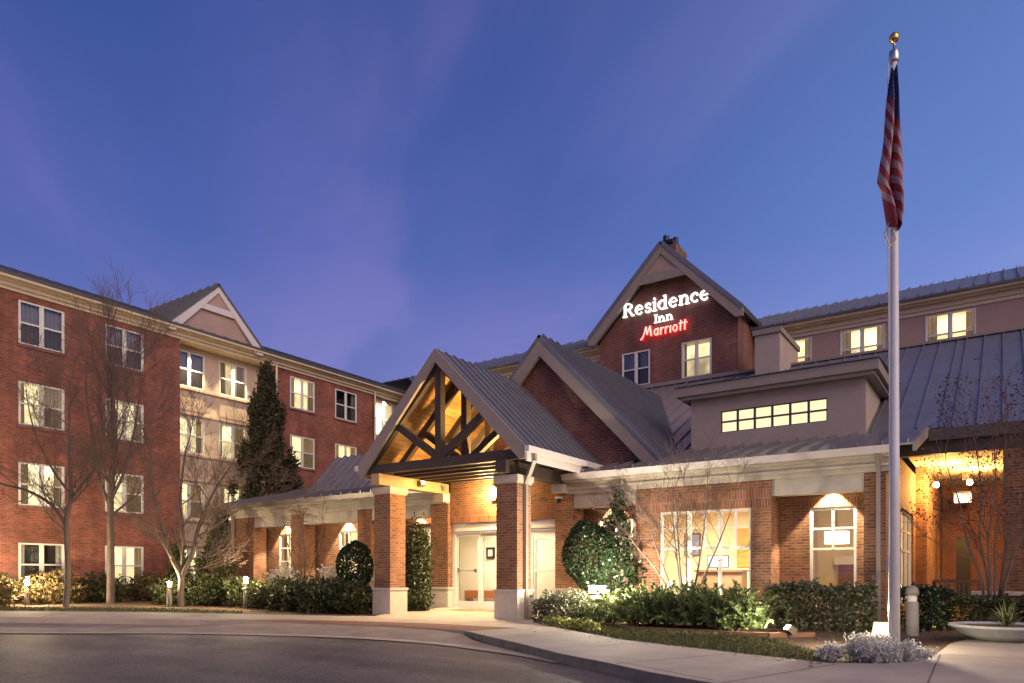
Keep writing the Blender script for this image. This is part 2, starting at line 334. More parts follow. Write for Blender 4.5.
def plank_mat():
    m = bpy.data.materials.new('pine'); m.use_nodes = True
    t = m.node_tree; b = t.nodes['Principled BSDF']; b.inputs['Roughness'].default_value = 0.5
    uv = t.nodes.new('ShaderNodeTexCoord')
    sp = t.nodes.new('ShaderNodeSeparateXYZ'); t.links.new(uv.outputs['Object'], sp.inputs[0])
    # boards run along the building axis (Y); board index from height
    mu = t.nodes.new('ShaderNodeMath'); mu.operation = 'MULTIPLY'; mu.inputs[1].default_value = 9.5; t.links.new(sp.outputs['Z'], mu.inputs[0])
    fl = t.nodes.new('ShaderNodeMath'); fl.operation = 'FLOOR'; t.links.new(mu.outputs[0], fl.inputs[0])
    frc = t.nodes.new('ShaderNodeMath'); frc.operation = 'FRACT'; t.links.new(mu.outputs[0], frc.inputs[0])
    wnz = t.nodes.new('ShaderNodeTexWhiteNoise'); wnz.noise_dimensions = '1D'; t.links.new(fl.outputs[0], wnz.inputs['W'])
    r = t.nodes.new('ShaderNodeValToRGB'); r.color_ramp.elements[0].color = (0.38, 0.20, 0.06, 1); r.color_ramp.elements[1].color = (0.56, 0.33, 0.11, 1)
    t.links.new(wnz.outputs[0], r.inputs[0])
    n = t.nodes.new('ShaderNodeTexNoise'); n.inputs['Scale'].default_value = 4; n.inputs['Detail'].default_value = 6
    mpn = t.nodes.new('ShaderNodeMapping'); mpn.inputs['Scale'].default_value = (4, 0.5, 4); t.links.new(uv.outputs['Object'], mpn.inputs[0]); t.links.new(mpn.outputs[0], n.inputs['Vector'])
    mrn = t.nodes.new('ShaderNodeMapRange'); mrn.inputs[1].default_value = .3; mrn.inputs[2].default_value = .7; mrn.inputs[3].default_value = .6; mrn.inputs[4].default_value = 1.15
    t.links.new(n.outputs[0], mrn.inputs[0])
    gt = t.nodes.new('ShaderNodeMath'); gt.operation = 'GREATER_THAN'; gt.inputs[1].default_value = 0.07; t.links.new(frc.outputs[0], gt.inputs[0])
    ma = t.nodes.new('ShaderNodeMath'); ma.operation = 'MULTIPLY_ADD'; ma.inputs[1].default_value = 0.65; ma.inputs[2].default_value = 0.35; t.links.new(gt.outputs[0], ma.inputs[0])
    mm = t.nodes.new('ShaderNodeMath'); mm.operation = 'MULTIPLY'; t.links.new(ma.outputs[0], mm.inputs[0]); t.links.new(mrn.outputs[0], mm.inputs[1])
    mix = t.nodes.new('ShaderNodeMixRGB'); mix.blend_type = 'MULTIPLY'; mix.inputs[0].default_value = 1
    t.links.new(r.outputs[0], mix.inputs[1]); t.links.new(mm.outputs[0], mix.inputs[2]); t.links.new(mix.outputs[0], b.inputs['Base Color'])
    M['pine'] = m
plank_mat()

# ------------------------------------------------------------------ building helpers
W = {}       # world origin of every object
def reg(o, v): W[o.name] = Vector(v)
def thing(name, label, cat, loc=(0, 0, 0), group=None):
    o = bpy.data.objects.new(name, None); COL.objects.link(o)
    o.empty_display_size = 0.3
    o.location = loc; reg(o, loc)
    o['label'] = label; o['category'] = cat
    if group: o['group'] = group
    return o
def tag(o, label=None, cat=None, group=None, kind=None):
    if label: o['label'] = label
    if cat: o['category'] = cat
    if group: o['group'] = group
    if kind: o['kind'] = kind
    return o

class MB:
    def __init__(s): s.v = []; s.f = []; s.m = []; s.uv = []
    def face(s, pts, mi=0, uvs=None):
        i = len(s.v); s.v.extend([tuple(p) for p in pts]); s.f.append(tuple(range(i, i + len(pts)))); s.m.append(mi); s.uv.append(uvs)
    def box(s, x0, x1, y0, y1, z0, z1, mi=0, skip=''):
        a = [(x0, y0, z0), (x1, y0, z0), (x1, y1, z0), (x0, y1, z0), (x0, y0, z1), (x1, y0, z1), (x1, y1, z1), (x0, y1, z1)]
        F = {'b': (3, 2, 1, 0), 't': (4, 5, 6, 7), 'f': (0, 1, 5, 4), 'r': (1, 2, 6, 5), 'k': (2, 3, 7, 6), 'l': (3, 0, 4, 7)}
        for k, q in F.items():
            if k not in skip: s.face([a[j] for j in q], mi)
    def bar(s, p0, p1, w, d, up=(0, 0, 1), mi=0):
        p0 = Vector(p0); p1 = Vector(p1); t = (p1 - p0).normalized(); u = Vector(up)
        sx = t.cross(u)
        if sx.length < 1e-4: sx = t.cross(Vector((1, 0, 0)))
        sx.normalize(); su = sx.cross(t).normalized()
        c = []
        for p in (p0, p1):
            for a, b in ((-1, -1), (1, -1), (1, 1), (-1, 1)):
                c.append(p + sx * (a * w / 2) + su * (b * d / 2))
        for q in ((3, 2, 1, 0), (4, 5, 6, 7), (0, 1, 5, 4), (1, 2, 6, 5), (2, 3, 7, 6), (3, 0, 4, 7)):
            s.face([c[j] for j in q], mi)
    def tube(s, pts, rad, n=8, mi=0, cap=True):
        pts = [Vector(p) for p in pts]; base = len(s.v)
        prev = None
        for i, p in enumerate(pts):
            t = (pts[min(i + 1, len(pts) - 1)] - pts[max(i - 1, 0)]).normalized()
            if prev is None:
                a = t.orthogonal().normalized()
            else:
                a = (prev - t * prev.dot(t))
                a = a.normalized() if a.length > 1e-5 else t.orthogonal().normalized()
            prev = a; b = t.cross(a)
            r = rad[i] if hasattr(rad, '__len__') else rad
            for k in range(n):
                th = 2 * math.pi * k / n
                s.v.append(tuple(p + (a * math.cos(th) + b * math.sin(th)) * r))
        for i in range(len(pts) - 1):
            for k in range(n):
                k2 = (k + 1) % n
                s.f.append((base + i * n + k, base + i * n + k2, base + (i + 1) * n + k2, base + (i + 1) * n + k)); s.m.append(mi); s.uv.append(None)
        if cap:
            s.f.append(tuple(base + k for k in reversed(range(n)))); s.m.append(mi); s.uv.append(None)
            e0 = base + (len(pts) - 1) * n
            s.f.append(tuple(e0 + k for k in range(n))); s.m.append(mi); s.uv.append(None)
    def lathe(s, prof, c, n=24, mi=0, sx=1.0, sy=1.0):
        base = len(s.v); cx, cy_, cz = c
        for r, z in prof:
            for k in range(n):
                th = 2 * math.pi * k / n
                s.v.append((cx + r * math.cos(th) * sx, cy_ + r * math.sin(th) * sy, cz + z))
        for i in range(len(prof) - 1):
            for k in range(n):
                k2 = (k + 1) % n
                s.f.append((base + i * n + k, base + i * n + k2, base + (i + 1) * n + k2, base + (i + 1) * n + k)); s.m.append(mi); s.uv.append(None)
    def prism(s, poly, axis, t0, t1, mi=0):
        """poly: list of (a, z); extruded along Y (axis='y', a = x) or X (axis='x', a = y)"""
        mk = (lambda a, z, t: (a, t, z)) if axis == 'y' else (lambda a, z, t: (t, a, z))
        A = [mk(a, z, t0) for a, z in poly]; B = [mk(a, z, t1) for a, z in poly]
        s.face(A, mi); s.face(list(reversed(B)), mi)
        n = len(poly)
        for i in range(n):
            j = (i + 1) % n
            s.face([A[i], B[i], B[j], A[j]], mi)
    def wall(s, plane, c, u0, u1, z0, z1, holes=(), depth=0.0, inward=1, mi=0):
        """flat wall sheet with openings; plane 'x' or 'y' at coordinate c; holes (u0,u1,z0,z1); reveals of given depth"""
        us = sorted(set([u0, u1] + [h for q in holes for h in q[:2] if u0 < h < u1])); zs = sorted(set([z0, z1] + [h for q in holes for h in q[2:] if z0 < h < z1]))
        P = (lambda u, z, d=0: (c + d * inward, u, z)) if plane == 'x' else (lambda u, z, d=0: (u, c + d * inward, z))
        for i in range(len(us) - 1):
            for j in range(len(zs) - 1):
                um = (us[i] + us[i + 1]) / 2; zm = (zs[j] + zs[j + 1]) / 2
                if any(h[0] < um < h[1] and h[2] < zm < h[3] for h in holes): continue
                s.face([P(us[i], zs[j]), P(us[i + 1], zs[j]), P(us[i + 1], zs[j + 1]), P(us[i], zs[j + 1])], mi)
        if depth:
            for a, b, z_0, z_1 in holes:
                s.face([P(a, z_0), P(a, z_1), P(a, z_1, depth), P(a, z_0, depth)], mi)
                s.face([P(b, z_0), P(b, z_1), P(b, z_1, depth), P(b, z_0, depth)], mi)
                s.face([P(a, z_1), P(b, z_1), P(b, z_1, depth), P(a, z_1, depth)], mi)
                s.face([P(a, z_0), P(b, z_0), P(b, z_0, depth), P(a, z_0, depth)], mi)
    def build(s, name, mats, parent=None, smooth=False, origin=None):
        if isinstance(mats, str): mats = [mats]
        o0 = Vector(origin) if origin is not None else (W[parent.name] if parent else Vector((0, 0, 0)))
        me = bpy.data.meshes.new(name)
        V = np.array(s.v, dtype=float)
        me.from_pydata([tuple(p) for p in (V - np.array(o0))], [], s.f)
        uvl = me.uv_layers.new(name='UVMap')
        uvs = np.zeros((len(me.loops), 2)); k = 0
        for f, u in zip(s.f, s.uv):
            n = len(f)
            if u is not None:
                uvs[k:k + n] = u
            else:
                P = V[list(f)]
                nr = np.cross(P[1] - P[0], P[2] - P[0]) if n == 3 else np.cross(P[2] - P[0], P[3] - P[1])
                ax = int(np.argmax(np.abs(nr)))
                if ax == 0: uvs[k:k + n] = P[:, [1, 2]]
                elif ax == 1: uvs[k:k + n] = P[:, [0, 2]]
                else: uvs[k:k + n] = P[:, [0, 1]]
            k += n
        uvl.data.foreach_set('uv', uvs.ravel())
        for m in mats: me.materials.append(M[m])
        me.polygons.foreach_set('material_index', s.m)
        if smooth: me.polygons.foreach_set('use_smooth', [True] * len(me.polygons))
        me.update()
        ob = bpy.data.objects.new(name, me); COL.objects.link(ob)
        if parent:
            ob.parent = parent; reg(ob, o0)
            ob.location = o0 - W[parent.name]
        else:
            ob.location = o0; reg(ob, o0)
        return ob

def build_pieces(mb, name, mats, parent):
    """every connected run of wall is a mesh of its own"""
    par = list(range(len(mb.f))); seen = {}
    def find(i):
        while par[i] != i: par[i] = par[par[i]]; i = par[i]
        return i
    for i, f in enumerate(mb.f):
        for v in f:
            k = tuple(round(c, 3) for c in mb.v[v])
            if k in seen: par[find(i)] = find(seen[k])
            else: seen[k] = i
    groups = {}
    for i in range(len(mb.f)): groups.setdefault(find(i), []).append(i)
    for g_ in groups.values():
        m = MB()
        for i in g_: m.face([mb.v[v] for v in mb.f[i]], mb.m[i])
        m.build(name, mats, parent)

def mesh_np(name, V, F, matname, parent=None, origin=None, smooth=False):
    o0 = Vector(origin) if origin is not None else (W[parent.name] if parent else Vector((0, 0, 0)))
    me = bpy.data.meshes.new(name)
    V = np.asarray(V, dtype=np.float32) - np.array(o0, dtype=np.float32)
    F = np.asarray(F, dtype=np.int32); n = F.shape[1]
    me.vertices.add(len(V)); me.vertices.foreach_set('co', V.ravel())
    me.loops.add(F.size); me.loops.foreach_set('vertex_index', F.ravel())
    me.polygons.add(len(F)); me.polygons.foreach_set('loop_start', np.arange(0, F.size, n, dtype=np.int32))
    me.update(calc_edges=True); me.validate()
    me.materials.append(M[matname])
    ob = bpy.data.objects.new(name, me); COL.objects.link(ob)
    if parent:
        ob.parent = parent; ob.location = o0 - W[parent.name]
    else:
        ob.location = o0
    reg(ob, o0)
    return ob

def copy_tree(o, parent=None):
    c = o.copy(); COL.objects.link(c); c.parent = parent
    reg(c, W[o.name])
    for ch in o.children: copy_tree(ch, c)
    return c

def light(kind, name, loc, power, color, size=0.1, target=None, angle=90, blend=0.6):
    l = bpy.data.lights.new(name, kind); l.energy = power; l.color = color
    if kind == 'SPOT':
        l.spot_size = R(angle); l.spot_blend = blend; l.shadow_soft_size = size
    elif kind == 'POINT': l.shadow_soft_size = size
    elif kind == 'AREA': l.size = size
    o = bpy.data.objects.new(name, l); COL.objects.link(o); o.location = loc
    if target is not None:
        o.rotation_euler = (Vector(target) - Vector(loc)).to_track_quat('-Z', 'Y').to_euler()
    return o

def seam_roof(mb, e0, e1, r0, r1, spacing=0.45, thick=0.05, rib=0.085, mi=0):
    """standing-seam sheet: eave e0->e1, ridge r0->r1, upright ribs every `spacing` metres"""
    e0, e1, r0, r1 = map(Vector, (e0, e1, r0, r1))
    n = (e1 - e0).cross(r0 - e0).normalized()
    if n.z < 0: n = -n
    lo = [p - n * thick for p in (e0, e1, r1, r0)]; up = [e0, e1, r1, r0]
    mb.face(up, mi); mb.face(list(reversed(lo)), mi)
    for i in range(4):
        j = (i + 1) % 4
        mb.face([up[i], lo[i], lo[j], up[j]], mi)
    L = (e1 - e0).length; k = int(L / spacing)
    for i in range(k + 1):
        t = min(0.996, max(0.004, (i * spacing + (L - k * spacing) / 2) / L))
        a = e0.lerp(e1, t); b = r0.lerp(r1, t)
        mb.bar(a + n * rib / 2, b + n * rib / 2, 0.032, rib, up=n, mi=mi)

# ------------------------------------------------------------------ ground
def sm(t):
    t = min(1.0, max(0.0, t)); return t * t * (3 - 2 * t)
def hg(x, y): return 0.22 * sm((-13 - x) / 11) + 0.10 * sm((y - 15) / 4)

def sheet(name, poly, off, matname, step=1.0, skirt=0.0, label=None):
    P = [Vector(p) for p in poly]
    pts = []; 
    for i, p in enumerate(P):
        q = P[(i + 1) % len(P)]; n = max(1, int((q - p).length / step))
        for k in range(n): pts.append(p.lerp(q, k / n))
    nb = len(pts)
    xs = [p.x for p in P]; ys = [p.y for p in P]
    st = max(step, (max(xs) - min(xs)) / 70)
    inner = []
    X = min(xs) + st * .5
    while X < max(xs):
        Y = min(ys) + st * .5
        while Y < max(ys):
            inner.append(Vector((X + rnd.uniform(-.05, .05), Y + rnd.uniform(-.05, .05)))); Y += st
        X += st
    allp = pts + inner
    v, e, f, *_ = delaunay_2d_cdt(allp, [(i, (i + 1) % nb) for i in range(nb)], [list(range(nb))], 1, 1e-4)
    mb = MB()
    V = [(p.x, p.y, hg(p.x, p.y) + off) for p in v]
    for t in f: mb.face([V[i] for i in t])
    if skirt:
        for i in range(nb):
            a = pts[i]; b = pts[(i + 1) % nb]
            za = hg(a.x, a.y) + off; zb = hg(b.x, b.y) + off
            mb.face([(a.x, a.y, za), (b.x, b.y, zb), (b.x, b.y, zb - skirt), (a.x, a.y, za - skirt)])
    o = mb.build(name, matname, None, origin=(0, 0, 0))
    tag(o, label, kind='structure')
    return o

g = MB(); g.face([(-1500, -1500, -0.30), (1500, -1500, -0.30), (1500, 1500, -0.30), (-1500, 1500, -0.30)])
tag(g.build('ground', 'earth', None), kind='structure')
sheet('road', [(-90, -40), (60, -40), (60, 16), (-90, 16)], -0.12, 'asphalt', 2.0)
# planting soil behind the kerb line
KERB = [(-90, -26), (-45, -4), (-30, 2.2), (-22.5, 5.6), (-19.78, 7.31), (-18.2, 8.85), (-16.27, 10.27), (-13.87, 11.35), (-11.02, 11.76), (-9.13, 11.67), (-6.65, 9.99), (-5.33, 9.05), (-4.4, 8.52), (-3.42, 7.89), (-2.69, 7.53), (-1.2, 7.0), (0.8, 6.6), (3.5, 6.5), (9, 7.0), (30, 9.0)]
def shrink(pl, d): return [(x - 0.0, y + d) for x, y in pl]
sheet('soil', shrink(KERB, 0.5) + [(30, 60), (-90, 60)], -0.02, 'mulch', 1.2)
WALK = KERB + [(30, 14.0), (12, 15.2), (3.0, 15.9), (0.31, 15.75), (-0.55, 15.0), (-0.73, 14.03), (-0.8, 11.83), (-0.9, 10.9), (-1.25, 10.35), (-1.85, 10.0), (-3.16, 10.53), (-5.6, 11.6), (-7.05, 12.77), (-8.48, 13.87), (-9.6, 14.9), (-10.15, 16.0), (-10.2, 18.6), (-15.0, 18.6), (-15.0, 15.3), (-14.43, 14.39), (-15.2, 13.75), (-17.2, 12.36), (-19.33, 10.72), (-21.89, 8.09), (-24.0, 6.6), (-31, 3.6), (-46, -2.4), (-90, -24)]
sheet('sidewalk', WALK, 0.025, 'concrete', 0.8, skirt=0.16)
# flush brick paving of the drop-off and its concrete band
def ribbon(name, A, B, off, matname, n=60, ramp_=0.0):
    def samp(pl, t):
        d = [0]
        for p, q in zip(pl, pl[1:]): d.append(d[-1] + math.dist(p, q))
        s = t * d[-1]
        for i in range(len(pl) - 1):
            if s <= d[i + 1] + 1e-9:
                k = (s - d[i]) / max(1e-9, d[i + 1] - d[i]); return (pl[i][0] + (pl[i + 1][0] - pl[i][0]) * k, pl[i][1] + (pl[i + 1][1] - pl[i][1]) * k)
        return pl[-1]
    mb = MB(); m = 6
    for i in range(n):
        for j in range(m):
            q = []
            for (ti, tj) in ((i, j), (i + 1, j), (i + 1, j + 1), (i, j + 1)):
                a = samp(A, ti / n); b = samp(B, ti / n); s = tj / m
                x = a[0] + (b[0] - a[0]) * s; y = a[1] + (b[1] - a[1]) * s
                q.append((x, y, hg(x, y) + off + (ramp_ * s * sm((x + 16.5) / 2.0) * sm((-8.2 - x) / 1.6) if ramp_ else 0)))
            mb.face(q)
    o = mb.build(name, matname, None); tag(o, kind='structure'); return o
BAND = [(-40, -9), (-25, 0.9), (-19.6, 4.6), (-17.15, 6.34), (-15.16, 8.41), (-13.6, 9.4), (-12.09, 9.9), (-10.8, 10.2), (-9.59, 10.23), (-8.4, 10.1), (-7.32, 9.77), (-6.2, 9.4), (-5.4, 8.97)]
BAND2 = [(x - .08, y + .34) for x, y in BAND[:-1]] + [(-5.33, 9.06)]
ribbon('paved_drive', BAND2, [(-46, -4.6), (-30, 2.1), (-22.5, 5.5), (-19.78, 7.21), (-18.2, 8.75), (-16.27, 10.17), (-13.87, 11.25), (-11.02, 11.66), (-9.13, 11.57), (-8.3, 11.0), (-7.2, 10.3), (-6.0, 9.5), (-5.35, 9.07)], -0.108, 'drive_surface', ramp_=0.125)
ribbon('concrete_band', BAND, BAND2, -0.104, 'concrete')
ribbon('brick_crossing', [(-16.0, 10.55), (-13.87, 11.40), (-11.02, 11.80), (-9.0, 11.68)], [(-15.0, 11.9), (-13.4, 12.6), (-11.0, 13.0), (-8.6, 12.9)], 0.030, 'paver')
# pavement joints
jb = MB()
def joint(p, q):
    n = 8
    for i in range(n):
        a = [p[k] + (q[k] - p[k]) * i / n for k in (0, 1)]; b = [p[k] + (q[k] - p[k]) * (i + 1) / n for k in (0, 1)]
        t = Vector((b[0] - a[0], b[1] - a[1])).normalized(); s = Vector((-t.y, t.x)) * 0.009
        z = lambda P: hg(*P) + 0.029
        jb.face([(a[0] - s.x, a[1] - s.y, z(a)), (b[0] - s.x, b[1] - s.y, z(b)), (b[0] + s.x, b[1] + s.y, z(b)), (a[0] + s.x, a[1] + s.y, z(a))])
for p, q in (((-2.45, 7.45), (-1.75, 9.95)), ((-4.1, 8.38), (-3.2, 10.5)), ((-5.8, 9.42), (-5.0, 11.3)), ((-7.5, 10.6), (-6.6, 12.35)), ((-8.7, 11.45), (-8.0, 13.45)),
             ((-0.6, 6.9), (-0.75, 12)), ((1.6, 6.6), (1.5, 15.6)), ((-0.7, 12.0), (12, 11.6)), ((-10.2, 15.6), (-14.9, 15.3)), ((-12.5, 13.2), (-12.5, 18.4)), ((-17.0, 10.0), (-18.0, 11.65)), ((-19.2, 7.95), (-20.6, 9.25)), ((-4.2, 8.6), (-2.6, 7.66))):
    joint(p, q)
tag(jb.build('pavement_joint', 'joint', None), kind='structure')
# kerb face slightly darker stone
kb = MB()
K2 = KERB[9:]
for a, b in zip(K2, K2[1:]):
    kb.face([(a[0], a[1] - 0.012, hg(*a) - 0.13), (b[0], b[1] - 0.012, hg(*b) - 0.13), (b[0], b[1] - 0.012, hg(*b) + 0.018), (a[0], a[1] - 0.012, hg(*a) + 0.018)])
tag(kb.build('kerb', 'kerb_stone', None), kind='structure')
# lawn strips
sheet('lawn', [(-7.6, 13.3), (-5.6, 11.75), (-3.2, 10.68), (-1.95, 10.2), (-2.3, 11.4), (-3.5, 13.4), (-5.5, 14.2), (-7.6, 14.6)], 0.006, 'lawn', 0.6)
sheet('lawn', [(-46, -2.0), (-31, 4.0), (-22.1, 8.3), (-19.5, 10.95), (-17.6, 12.4), (-18.3, 12.9), (-20.6, 11.8), (-23.2, 9.5), (-31.5, 5.6), (-46, 0)], 0.006, 'lawn', 0.8)

# ------------------------------------------------------------------ windows of the guest floors
PROTO = {}
def pleats(mb, x0, x1, z0, z1, y, amp=0.05, wl=0.13):
    n = max(4, int((x1 - x0) / wl * 4))
    for i in range(n):
        a = x0 + (x1 - x0) * i / n; b = x0 + (x1 - x0) * (i + 1) / n
        ya = y + amp * math.sin(2 * math.pi * a / wl); yb = y + amp * math.sin(2 * math.pi * b / wl)
        mb.face([(a, ya, z0), (b, yb, z0), (b, yb, z1), (a, ya, z1)])
def build_window(key):
    w, h, style = key
    fr = MB(); b = .055
    fr.box(0, b, -.015, .07, 0, h); fr.box(w - b, w, -.015, .07, 0, h)
    fr.box(b, w - b, -.015, .07, h - b, h); fr.box(b, w - b, -.015, .07, 0, b)
    units = [(b, w / 2 - .05), (w / 2 + .05, w - b)] if w > 1.0 else [(b, w - b)]
    if w > 1.0: fr.box(w / 2 - .05, w / 2 + .05, -.012, .07, b, h - b)
    for a, c in units:
        fr.box(a, c, .005, .05, h * .5 - .03, h * .5 + .03)
        for q0, q1 in ((a, a + .03), (c - .03, c)):
            fr.box(q0, q1, .012, .05, b, h * .5 - .03); fr.box(q0, q1, .012, .05, h * .5 + .03, h - b)
    win = fr.build('window', 'vinyl_white', None, origin=(0, 0, 0))
    p = MB(); p.face([(b, .035, b), (w - b, .035, b), (w - b, .035, h - b), (b, .035, h - b)])
    p.build('pane', 'glass_dark' if style.startswith('dark') else 'glass', win)
    s = MB()
    for a, c in units: s.face([(a, .022, b), (c, .022, b), (c, .022, h * .5 - .03), (a, .022, h * .5 - .03)])
    s.build('screen', 'screen', win)
    sill = MB(); sill.box(-.06, w + .06, -.06, .05, -.10, -.004); sill.build('sill', 'brick_dark' if style[-1] != 's' else 'cast_stone', win)
    d = .9; st = style.rstrip('s')
    rm = MB()
    rm.face([(-.25, .075, -.1), (-.25, d, -.1), (-.25, d, h + .1), (-.25, .075, h + .1)], 0)
    rm.face([(w + .25, .075, -.1), (w + .25, .075, h + .1), (w + .25, d, h + .1), (w + .25, d, -.1)], 0)
    rm.face([(-.25, .075, h + .1), (-.25, d, h + .1), (w + .25, d, h + .1), (w + .25, .075, h + .1)], 0)
    rm.face([(-.25, .075, -.1), (w + .25, .075, -.1), (w + .25, d, -.1), (-.25, d, -.1)], 0)
    rm.face([(-.25, d, -.1), (w + .25, d, -.1), (w + .25, d, h + .1), (-.25, d, h + .1)], 1)  # back wall emits the room light itself, no lamp inside
    glow = {'lit': 'room_glow', 'half': 'room_glow', 'dim': 'room_glow_dim', 'gold': 'room_glow_dim', 'white': 'room_glow_white'}.get(st)
    rm.build('glow_room' if glow else 'dark_room', ['room_cream' if glow else 'room_dark', glow or 'room_dark'], win)
    def cur(x0, x1, m):
        c = MB(); pleats(c, x0, x1, .02, h - .03, .16); c.build('curtain', m, win)
    if st == 'lit': cur(.03, w * .24, 'curtain'); cur(w * .80, w - .03, 'curtain')
    elif st == 'half': cur(.03, w * .16, 'curtain'); cur(w * .56, w - .03, 'curtain')
    elif st == 'dim': cur(.03, w * .30, 'curtain'); cur(w * .70, w - .03, 'curtain')
    elif st == 'white': cur(.03, w * .14, 'sheer'); cur(w * .8, w - .03, 'sheer')
    elif st == 'gold': cur(.03, w * .12, 'curtain'); cur(w * .9, w - .03, 'curtain')
    elif st == 'dark': cur(.03, w * .52, 'curtain_pale'); cur(w * .60, w - .03, 'curtain_pale')
    elif st == 'darkopen': cur(.03, w * .16, 'curtain_pale'); cur(w * .86, w - .03, 'curtain_pale')
    if st in ('lit', 'half', 'dim'):
        c = MB(); pleats(c, w * .1, w * .9, .02, h - .03, .30, .02, .16); c.build('sheer_curtain', 'sheer', win)
    return win
def window(parent, loc, rot, w, h, style):
    key = (w, h, style)
    if key not in PROTO:
        o = PROTO[key] = build_window(key)
        o.parent = parent
    else:
        o = copy_tree(PROTO[key], parent)
    o.location = Vector(loc) - W[parent.name]; o.rotation_euler = (0, 0, R(rot)); reg(o, loc)
    return o

def gable(parent, face, c, plane, az, half, ez, back, bh, board, wallm, roofm, collar=None, overhang=.35, proud=.12, wall_half=None, seams=.42, names=('gable_roof', 'rake_board')):
    """steep gable; face 'y' looks to -Y (a = x), face 'x' looks to +X (a = y); az apex height, ez eave height"""
    P = (lambda a, z, d: (a, plane + d, z)) if face == 'y' else (lambda a, z, d: (plane - d, a, z))
    sl = (az - ez) / half
    for sg in (-1, 1):
        rf = MB(); e = c + sg * half
        seam_roof(rf, P(e, ez + .03, -.03), P(e, ez + .03, back), P(c, az + .03, -.03), P(c, az + .03, back), seams, .09)
        rf.build(names[0], roofm, parent)
        bd = MB(); poly = [(c, az), (e, ez), (e, ez - .32), (e - sg * .30, ez - .32), (c, az - bh)]
        A = [P(a, z, 0) for a, z in poly]; B = [P(a, z, proud) for a, z in poly]
        bd.face(A); bd.face(B[::-1])
        for i in range(5): bd.face([A[i], B[i], B[(i + 1) % 5], A[(i + 1) % 5]])
        # soffit return behind the board
        bd.face([P(e, ez - .30, proud), P(e, ez - .30, overhang), P(c, az - .32, overhang), P(c, az - .32, proud)])
        bd.build(names[1], board, parent)
    if collar:
        z0, z1 = collar; wl = lambda z: (az - bh - z) / sl * 1.0
        cb = MB(); h0, h1 = (az - .2 - z0) / sl, (az - .2 - z1) / sl
        q = [(c - h0, z0), (c + h0, z0), (c + h1, z1), (c - h1, z1)]
        A = [P(a, z, .015) for a, z in q]; B = [P(a, z, .11) for a, z in q]
        cb.face(A); cb.face(B[::-1])
        for i in range(4): cb.face([A[i], B[i], B[(i + 1) % 4], A[(i + 1) % 4]])
        cb.build('collar_board', board, parent)
        inf = MB(); hh = (az - .25 - z1) / sl
        inf.face([P(c - hh, z1 - .02, .06), P(c + hh, z1 - .02, .06), P(c, az - .25, .06)]); inf.build('gable_panel', 'stucco_mauve', parent)
    return P, sl

# ------------------------------------------------------------------ left guest wing
XL = -29.6
HEAD = [2.36, 5.31, 8.26, 11.21]; WH = 1.58
wing = thing('hotel_wing', 'four storey red brick guest wing with white gabled bay at the left', 'building', (XL, 17, 0))
cols1 = [8.44, 11.52, 14.58]; cols2 = [23.6, 26.55]; scol = [17.80, 20.03]
holes = lambda cs, w: [(y, y + w, z - WH, z) for y in cs for z in HEAD]
wb = MB()
wb.wall('x', XL, 2, 17.75, -.2, 11.9, holes(cols1, 1.55))
wb.wall('x', XL, 22.55, 29.55, -.2, 11.9, holes(cols2, 1.55))
wb.face([(XL, 17.75, -.2), (-30.3, 17.75, -.2), (-30.3, 17.75, 11.9), (XL, 17.75, 11.9)])
wb.face([(XL, 22.55, -.2), (-30.3, 22.55, -.2), (-30.3, 22.55, 11.9), (XL, 22.55, 11.9)])
wb.face([(XL, 29.55, -.2), (-30.6, 29.55, -.2), (-30.6, 29.55, 11.9), (XL, 29.55, 11.9)])
wb.face([(XL, 2, -.2), (-42, 2, -.2), (-42, 2, 11.9), (XL, 2, 11.9)])
build_pieces(wb, 'wall', 'brick_red', wing)
sw = MB()
sw.wall('x', -30.2, 17.75, 22.55, -.2, 11.9, holes(scol, 1.5))
sw.wall('x', -29.85, 29.55, 34, -.2, 11.9, [(29.72, 31.22, z - 1.9, z) for z in HEAD])
build_pieces(sw, 'stucco_wall', 'stucco', wing)
pn = MB()
for z in HEAD[1:]:
    for y in scol:
        pn.box(-30.2, -30.155, y + .05, y + 1.45, z - WH - 1.05, z - WH - .28)
    pn.box(-30.2, -30.10, 17.76, 22.54, z - WH - .14, z - WH - .05)
    pn.box(-30.2, -30.12, 17.76, 22.54, z - WH - 1.25, z - WH - 1.15)
pn.build('stucco_panel', 'stucco', wing)
st = {0: ['dark', 'half', 'lit', 'dark'], 1: ['darkopen', 'lit', 'half', 'dark'], 2: ['lit', 'half', 'lit', 'dark']}
for i, y in enumerate(cols1):
    for j, z in enumerate(HEAD):
        window(wing, (XL, y, z - WH), 90, 1.55, 1.58, st[i][j] if i else ['dark', 'lit', 'dark', 'dark'][j])
window(wing, (XL, 0, 0), 90, 1.55, 1.58, 'dim').location = Vector((XL, 5.3, HEAD[1] - WH)) - W[wing.name]
for i, y in enumerate(cols2):
    for j, z in enumerate(HEAD):
        window(wing, (XL, y, z - WH), 90, 1.55, 1.58, [['lit', 'lit', 'half', 'lit'], ['dim', 'lit', 'lit', 'darkopen']][i][j])
for i, y in enumerate(scol):
    for j, z in enumerate(HEAD):
        window(wing, (-30.2, y, z - WH), 90, 1.5, 1.58, [['lits', 'halfs', 'lits', 'darks'], ['lits', 'lits', 'halfs', 'dims']][i][j])
for z in HEAD: window(wing, (-29.85, 29.72, z - 1.9), 90, 1.5, 1.9, 'whites')
fz = MB()
for z0, z1, p in ((11.46, 11.58, .06), (11.58, 11.72, .16), (11.72, 11.78, .30), (11.78, 11.93, .48)):
    fz.box(-30.6, XL + p, 2, 33.0, z0, z1)
fz.build('cornice', 'trim_cream', wing)
rf = MB()
